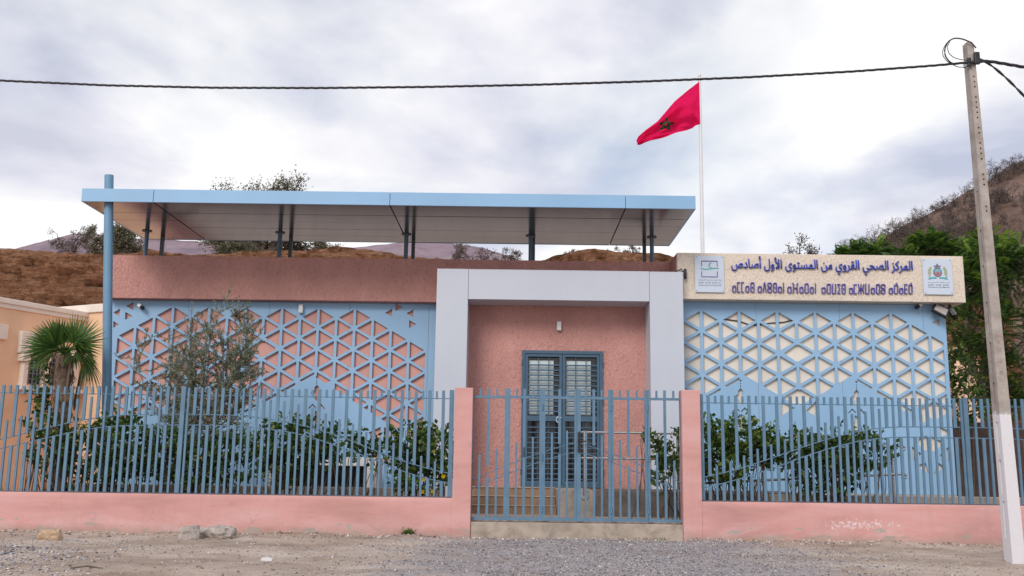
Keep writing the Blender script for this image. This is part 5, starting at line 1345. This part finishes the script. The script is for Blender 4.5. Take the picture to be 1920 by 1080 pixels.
bA = PY(1840, 760, 19.5); bA[2] = 0.1
feather_tree(11, bA, 5.5, cr([(1835, 620, 50, 70), (1880, 540, 50, 50), (1815, 545, 30, 50), (1900, 650, 70, 70), (1820, 690, 45, 45), (1905, 490, 30, 30), (1850, 500, 30, 30), (1912, 720, 40, 45), (1900, 770, 40, 30)], 19.5, bA), 1000, 'dark green feathery tree behind the utility pole')
bB = PY(1700, 800, 23.0); bB[2] = 0.1
feather_tree(12, bB, 6.0, cr([(1748, 470, 36, 14), (1742, 458, 12, 14), (1690, 492, 40, 14), (1790, 488, 36, 14), (1840, 462, 16, 18)], 23.0, bB), 520, 'bright green feathery tree rising behind the coat of arms plate')
bC = PY(1620, 800, 24.0); bC[2] = 0.1
feather_tree(13, bC, 6.0, cr([(1612, 482, 22, 10), (1640, 476, 20, 12), (1590, 488, 12, 6)], 24.0, bC), 260, 'low green feathery tree rising behind the middle of the sign beam')
# boundary beyond the building on the right: dark shed wall and a cream wall glimpsed between leaves
p0, p1 = PY(1785, 880, 18.6), PY(2050, 880, 18.6)
MB().box(p0[0], p1[0] + 3, 18.6, 18.8, 0.0, PY(1850, 792, 18.6)[2]).build('plank_wall', plain('dark_planks', (0.060, 0.034, 0.026), 0.8, 0.3, 6, bump=0.4, bscale=20))
tag(bpy.data.objects['plank_wall'], 'dark brown low wall beyond the bar fence past the building corner', 'wall')
p0, p1 = PY(1785, 700, 30.0), PY(1836, 700, 30.0)
MB().box(p0[0], p1[0], 30.0, 34, 0.0, PY(1810, 652, 30)[2]).build('cream_shed', 'house'); tag(bpy.data.objects['cream_shed'], 'peach building glimpsed through the dark feathery tree', 'building')

# --- olive tree in the garden
def olive():
    g = np.random.default_rng(21); base = PY(352, 912, 14.35); base[2] = 0.16
    root = thing('olive_tree', 'wispy young olive tree in front of the pink-backed lattice screen', 'tree', tuple(base))
    tops = [(283, 640, .25), (300, 700, .1), (318, 600, .0), (345, 590, -.2), (362, 566, .1), (395, 575, .2), (412, 548, 0), (433, 540, -.2), (447, 566, .25), (470, 590, .1), (488, 597, -.1), (478, 655, .15), (455, 640, -.2), (425, 620, .3), (385, 610, -.3), (330, 650, .35), (350, 640, -.35), (400, 640, 0), (480, 690, 0), (295, 745, 0.1), (470, 740, 0.2), (438, 690, -.2), (372, 600, -.1), (404, 590, .15)]
    segs, LP, LD = [], [], []
    forks = [PY(345, 820, 14.35), PY(372, 800, 14.35), PY(395, 810, 14.35), PY(330, 830, 14.35)]
    for f in forks: segs.append(([base, base * 0.5 + f * 0.5 + g.normal(size=3) * 0.04, f], 0.03, 0.018))
    def twig(a, b, r0, lv):
        n = 6; pts = [a]
        side = g.normal(size=3) * 0.10 * np.linalg.norm(b - a)
        for i in range(1, n + 1):
            f = i / n; pts.append(a * (1 - f) + b * f + side * math.sin(math.pi * f) + g.normal(size=3) * 0.012)
        segs.append((pts, r0, 0.003))
        d = (b - a) / np.linalg.norm(b - a)
        Ln = np.linalg.norm(b - a); m = int(Ln * (100 if lv == 0 else 180))
        for k in range(m):
            f = g.uniform(0.25 if lv == 0 else 0.08, 1.0); i = min(int(f * n), n - 1); q_ = pts[i] * (1 - (f * n - i)) + pts[i + 1] * (f * n - i)
            LP.append(q_ + g.normal(size=3) * 0.008); LD.append(d * 0.9 + g.normal(size=3) * 0.45)
        if lv == 0:
            for k in range(int(Ln * 13)):
                f = g.uniform(0.18, 0.9); i = min(int(f * n), n - 1); q_ = pts[i]
                e = d * 0.7 + g.normal(size=3) * np.array([0.6, 0.6, 0.35]); e /= np.linalg.norm(e)
                twig(q_, q_ + e * g.uniform(0.14, 0.36), 0.0035, 1)
    for x, y, dy in tops:
        b = PY(x, y, 14.35 + dy); f = forks[int(np.argmin([abs(PY(x, 800, 14.35)[0] - f[0]) for f in forks]))]
        twig(f, b, 0.009, 0)
    for k in range(14):
        a = forks[k % 4]; b = PY(g.uniform(300, 470), g.uniform(740, 860), 14.35 + g.uniform(-0.3, 0.3)); twig(a, b, 0.008, 0)
    V, Fc = leaves(np.array(LP), 0.05, g, 0.24, 0.15, np.array(LD), 0.25)
    arr_mesh('crown', V, Fc, 'leaf_olive', root)
    branch_mesh(segs).build('trunk', 'bark_olive', root, smooth='all')
olive()

# --- hibiscus hedge bushes behind the fence
def hedge(seed, blobs, Y, n, label, mat='leaf_hedge', size=0.075, group=None, base_px=None, flowers=()):
    g = np.random.default_rng(seed); P, D = [], []
    segs = []
    bx_ = np.mean([b[0] for b in blobs]) if base_px is None else base_px
    b0 = PY(bx_, 915, Y); b0[2] = 0.16
    root = thing('hibiscus_bush', label, 'bush', tuple(b0), group)
    tot = sum(b[2] * b[3] for b in blobs)
    for x, y, rx, rz in blobs:
        c = PY(x, y, Y); k = Y / F; m = int(n * rx * rz / tot)
        foot = np.array([c[0] + g.normal() * 0.08, Y, 0.16])
        for s in range(4 + m // 90):
            d = g.normal(size=3); d /= np.linalg.norm(d); d[2] = abs(d[2])
            tip = c + d * np.array([rx * k, 0.32, rz * k]) * 0.95
            f2 = foot + np.array([g.normal() * 0.1, g.normal() * 0.06, 0])
            segs.append(([f2, f2 * 0.5 + tip * 0.5 + g.normal(size=3) * 0.04, tip], 0.010, 0.004))
        nt = max(12, m // 9)                                   # leafy shoots
        for s in range(nt):
            d = g.normal(size=3); d /= np.linalg.norm(d)
            rr = g.uniform(0.35, 1.0) ** 0.5 * (1 + 0.16 * fbm(d[0] * 2 + seed, d[1] * 2, d[2] * 2))
            a = c + d * np.array([rx * k, min(0.34, rx * k), rz * k]) * rr
            e = d * 0.7 + np.array([0, -0.1, 0.75]) + g.normal(size=3) * 0.35; e /= np.linalg.norm(e)
            Ls = g.uniform(0.06, 0.2)
            for q_ in range(9):
                f = q_ / 8; P.append(a + e * Ls * f + g.normal(size=3) * 0.012); D.append(e * 0.35 + g.normal(size=3) * 0.8 + np.array([0, -0.25, -0.1]))
    P = np.array(P); D = np.array(D); keep = (P[:, 2] > 0.2) & (P[:, 1] > 13.12)
    V, Fc = leaves(P[keep], size, g, 0.72, 0.0, D[keep], 0.25, 0.16)
    arr_mesh('foliage', V, Fc, mat, root)
    branch_mesh(segs, 4).build('stem', 'bark', root, smooth='all')
    for x, y in flowers:
        p = PY(x, y, Y - 0.25); mb = MB()
        for k in range(10):
            a = k * 0.628; mb.v += [tuple(p), tuple(p + np.array([0.024 * math.cos(a - 0.28), -0.012, 0.024 * math.sin(a - 0.28)])), tuple(p + np.array([0.03 * math.cos(a), -0.008, 0.03 * math.sin(a)])), tuple(p + np.array([0.024 * math.cos(a + 0.28), -0.012, 0.024 * math.sin(a + 0.28)]))]
            mb.f.append((4 * k, 4 * k + 1, 4 * k + 2, 4 * k + 3))
        mb.build('flower', 'petal', root)
    return root
hedge(31, [(95, 850, 40, 55), (140, 850, 45, 50)], 13.95, 1500, 'dark green bush around the foot of the palm')
hedge(32, [(205, 830, 42, 50), (245, 850, 45, 55), (195, 880, 40, 35)], 13.85, 2300, 'dark green hibiscus bush between the palm and the olive tree')
hedge(33, [(310, 860, 45, 48), (370, 870, 50, 45), (430, 865, 45, 48)], 13.95, 2900, 'very dark hibiscus bush around the foot of the olive tree')
hedge(34, [(520, 835, 45, 42), (575, 838, 48, 45), (530, 885, 40, 35), (640, 838, 45, 32), (600, 870, 35, 35)], 13.8, 3200, 'broad hibiscus bush in front of the white concrete box')
hedge(35, [(700, 850, 22, 22)], 13.9, 220, 'small sparse hibiscus shoots between two larger bushes')
hedge(36, [(770, 845, 42, 42), (815, 850, 36, 45), (790, 895, 45, 28)], 13.75, 2300, 'hibiscus bush with yellow flowers next to the gate', flowers=((794, 899), (831, 893), (811, 921), (792, 922)))
hedge(37, [(1255, 845, 26, 32), (1215, 828, 16, 12), (1245, 890, 22, 30)], 13.7, 650, 'thin hibiscus bush inside the gate beside the white frame')
hedge(38, [(1340, 830, 35, 36), (1395, 828, 45, 38), (1360, 875, 45, 35), (1440, 845, 30, 32)], 13.7, 3000, 'bright green hibiscus bush behind the fence next to the gate', 'leaf_hedge2')
hedge(39, [(1500, 850, 45, 36), (1560, 848, 48, 36), (1625, 850, 42, 36), (1555, 895, 60, 40)], 13.65, 3300, 'hibiscus bush with drooping leaves around the rising handrail', 'leaf_hedge')
# dark climbing greenery beyond the corner of the building
hedge(40, [(1815, 760, 35, 40), (1800, 690, 20, 40)], 17.6, 900, 'shady bush beyond the building corner with the floodlights', size=0.09)
# --- tall weedy plant left of the palm
hedge(41, [(92, 735, 22, 55), (75, 770, 18, 40)], 14.2, 330, 'tall leafy weed growing beside the palm trunk', size=0.085)

# --- grasses
def grass(name, seed, boxes, n, h, label, mat='leaf_grass'):
    g = np.random.default_rng(seed); P = []
    for (x0, x1, y0, y1, z) in boxes:
        P.append(np.stack([g.uniform(x0, x1, n), g.uniform(y0, y1, n), np.full(n, z)], 1))
    P = np.concatenate(P); V, Fc = leaves(P, h, g, 0.09, 2.2, None, fold=0.1)
    return tag(arr_mesh(name, V, Fc, mat), label, 'grass', kind='stuff')
grass('garden_grass', 51, [(-9.5, -5.6, 13.2, 15.5, 0.16)], 2600, 0.30, 'rough grass in the garden bed beside the palm')
grass('garden_grass', 52, [(3.0, 6.5, 13.15, 13.9, 0.16)], 500, 0.16, 'thin grass under the hibiscus bushes around the handrail')
p = PZ(1200, 1004)
grass('threshold_grass', 53, [(p[0] - 0.2, p[0] + 0.25, 12.84, 12.90, 0.0)], 90, 0.045, 'short grass tuft along the concrete threshold')
p = PZ(772, 1002)
wd = thing('weed', 'small green weed growing at the foot of the pink wall', 'weed', (p[0], 12.82, 0))
g = np.random.default_rng(54); P = np.stack([g.normal(p[0], 0.045, 160), g.normal(12.82, 0.02, 160), np.abs(g.normal(0.0, 0.028, 160)) + 0.004 + ground_z(p[0], 12.8)], 1)
V, Fc = leaves(P, 0.034, g, 0.5, 0.4); arr_mesh('leaves', V, Fc, 'leaf_hedge2', wd)
mb = MB()
for k in range(7): mb.tube([(p[0], 12.82, 0), (p[0] + g.normal() * 0.07, 12.82 + g.normal() * 0.02, 0.05 + 0.03 * g.random())], [0.003, 0.0015], 4)
mb.build('stem', 'bark', wd)

# --- fan palm
def palm():
    g = np.random.default_rng(71); Yp = 14.0
    c = PY(121, 668, Yp); b = PY(112, 905, Yp); b[2] = 0.16
    root = thing('fan_palm', 'young fan palm with shaggy trunk in front of the peach house', 'palm', tuple(b))
    mb = MB(); n = 14; pts, rad = [], []
    for i in range(n + 1):
        f = i / n; pts.append(b * (1 - f) + (c + np.array([0, 0, 0.02])) * f + np.array([0.02 * math.sin(5 * f), 0, 0])); rad.append(0.075 + 0.018 * math.sin(f * 31) + 0.03 * f)
    mb.tube([tuple(p_) for p_ in pts], rad, 14); tr = mb.build('trunk', 'bark_palm', root, smooth='all')
    # old leaf bases wrapped round the trunk
    for k in range(110):
        f = g.uniform(0.1, 1.0); a = g.uniform(0, 6.28); p_ = b * (1 - f) + c * f; o_ = np.array([math.cos(a), math.sin(a), 0])
        q0 = p_ + o_ * 0.085; q1 = q0 + o_ * 0.04 + np.array([0, 0, 0.09]); q2 = q0 + o_ * g.uniform(0.05, 0.10) + np.array([0, 0, g.uniform(-0.2, 0.14)])
        MB().tube([tuple(q0 - np.array([0, 0, 0.06])), tuple(q1), tuple(q2)], [0.022, 0.014, 0.005], 5).build('leaf_base', 'leaf_palm_dry' if g.random() < 0.4 else 'bark_palm', tr)
    def frond(tip_px, Ytip, R, mat, nseg=26, droop=0.25, spanA=2.5, face=0.0):
        hub = PY(tip_px[0], tip_px[1], Ytip); d = hub - c; Ld = np.linalg.norm(d); d /= Ld
        fr = MB().tube([tuple(c), tuple(c * 0.5 + hub * 0.5 + np.array([0, 0, 0.03])), tuple(hub)], [0.014, 0.011, 0.008], 6).build('frond', mat, root)
        s = np.cross(d, np.array([0, -1, 0.25 + face])); s /= np.linalg.norm(s); nn = np.cross(s, d)
        V, Fc = [], []
        for k in range(nseg):
            a = (k / (nseg - 1) - 0.5) * spanA * 1.25; e = d * math.cos(a) + s * math.sin(a)
            sp = np.cross(nn, e); L = R * (0.78 + 0.22 * math.cos(a)) * g.uniform(0.92, 1.05); w = L * 0.040
            lift = nn * (0.012 if k % 2 else -0.012)
            prev = None; m = 5
            for i in range(m + 1):
                f = i / m; ww = w * (0.35 + 1.25 * f if f < 0.5 else 1.95 * (1 - f) + 0.02)
                q_ = hub + e * L * f + np.array([0, 0, -droop * L * f ** 2.4]) + lift * f
                V += [q_ - sp * ww, q_ + nn * ww * 0.5, q_ + sp * ww]
                if i:
                    j = len(V) - 6; Fc += [(j, j + 3, j + 4, j + 1), (j + 1, j + 4, j + 5, j + 2)]
        arr_mesh('blade', np.array(V), np.array(Fc), mat, fr)
    fr_list = [((104, 652), 13.8, 0.48, 0.06), ((100, 660), 13.95, 0.48, 0.12), ((100, 642), 14.1, 0.48, 0.04), ((108, 640), 13.85, 0.38, 0.0), ((114, 646), 14.2, 0.40, 0.0), ((120, 640), 13.9, 0.36, 0.0), ((128, 642), 14.15, 0.38, 0.0),
               ((136, 640), 13.8, 0.46, 0.0), ((142, 646), 14.05, 0.48, 0.04), ((143, 654), 13.8, 0.44, 0.12), ((140, 664), 14.0, 0.36, 0.35), ((96, 668), 14.15, 0.36, 0.30), ((120, 655), 13.72, 0.32, 0.10), ((110, 658), 13.7, 0.32, 0.15), ((132, 657), 13.7, 0.32, 0.15)]
    for tp, Yt, R, mt, dr in [(a_, b_, r_, 'leaf_palm', d_) for a_, b_, r_, d_ in fr_list] + [((158, 676), 13.95, 0.26, 'leaf_palm', 0.7), ((163, 684), 14.15, 0.28, 'leaf_palm_dry', 1.0)]:
        frond(tp, Yt, R, mt, droop=dr, face=g.normal() * 0.5)
    for k in range(9):
        a = g.uniform(0, 6.28); o_ = np.array([math.cos(a), math.sin(a), 0]); q0 = c + o_ * 0.09 - np.array([0, 0, 0.02])
        MB().tube([tuple(q0), tuple(q0 + o_ * 0.13 + np.array([0, 0, 0.05])), tuple(q0 + o_ * 0.19 - np.array([0, 0, 0.12])), tuple(q0 + o_ * 0.12 - np.array([0, 0, g.uniform(0.35, 0.75)]))], [0.012, 0.010, 0.008, 0.014], 5).build('dry_stalk', 'leaf_palm_dry', root)
palm()
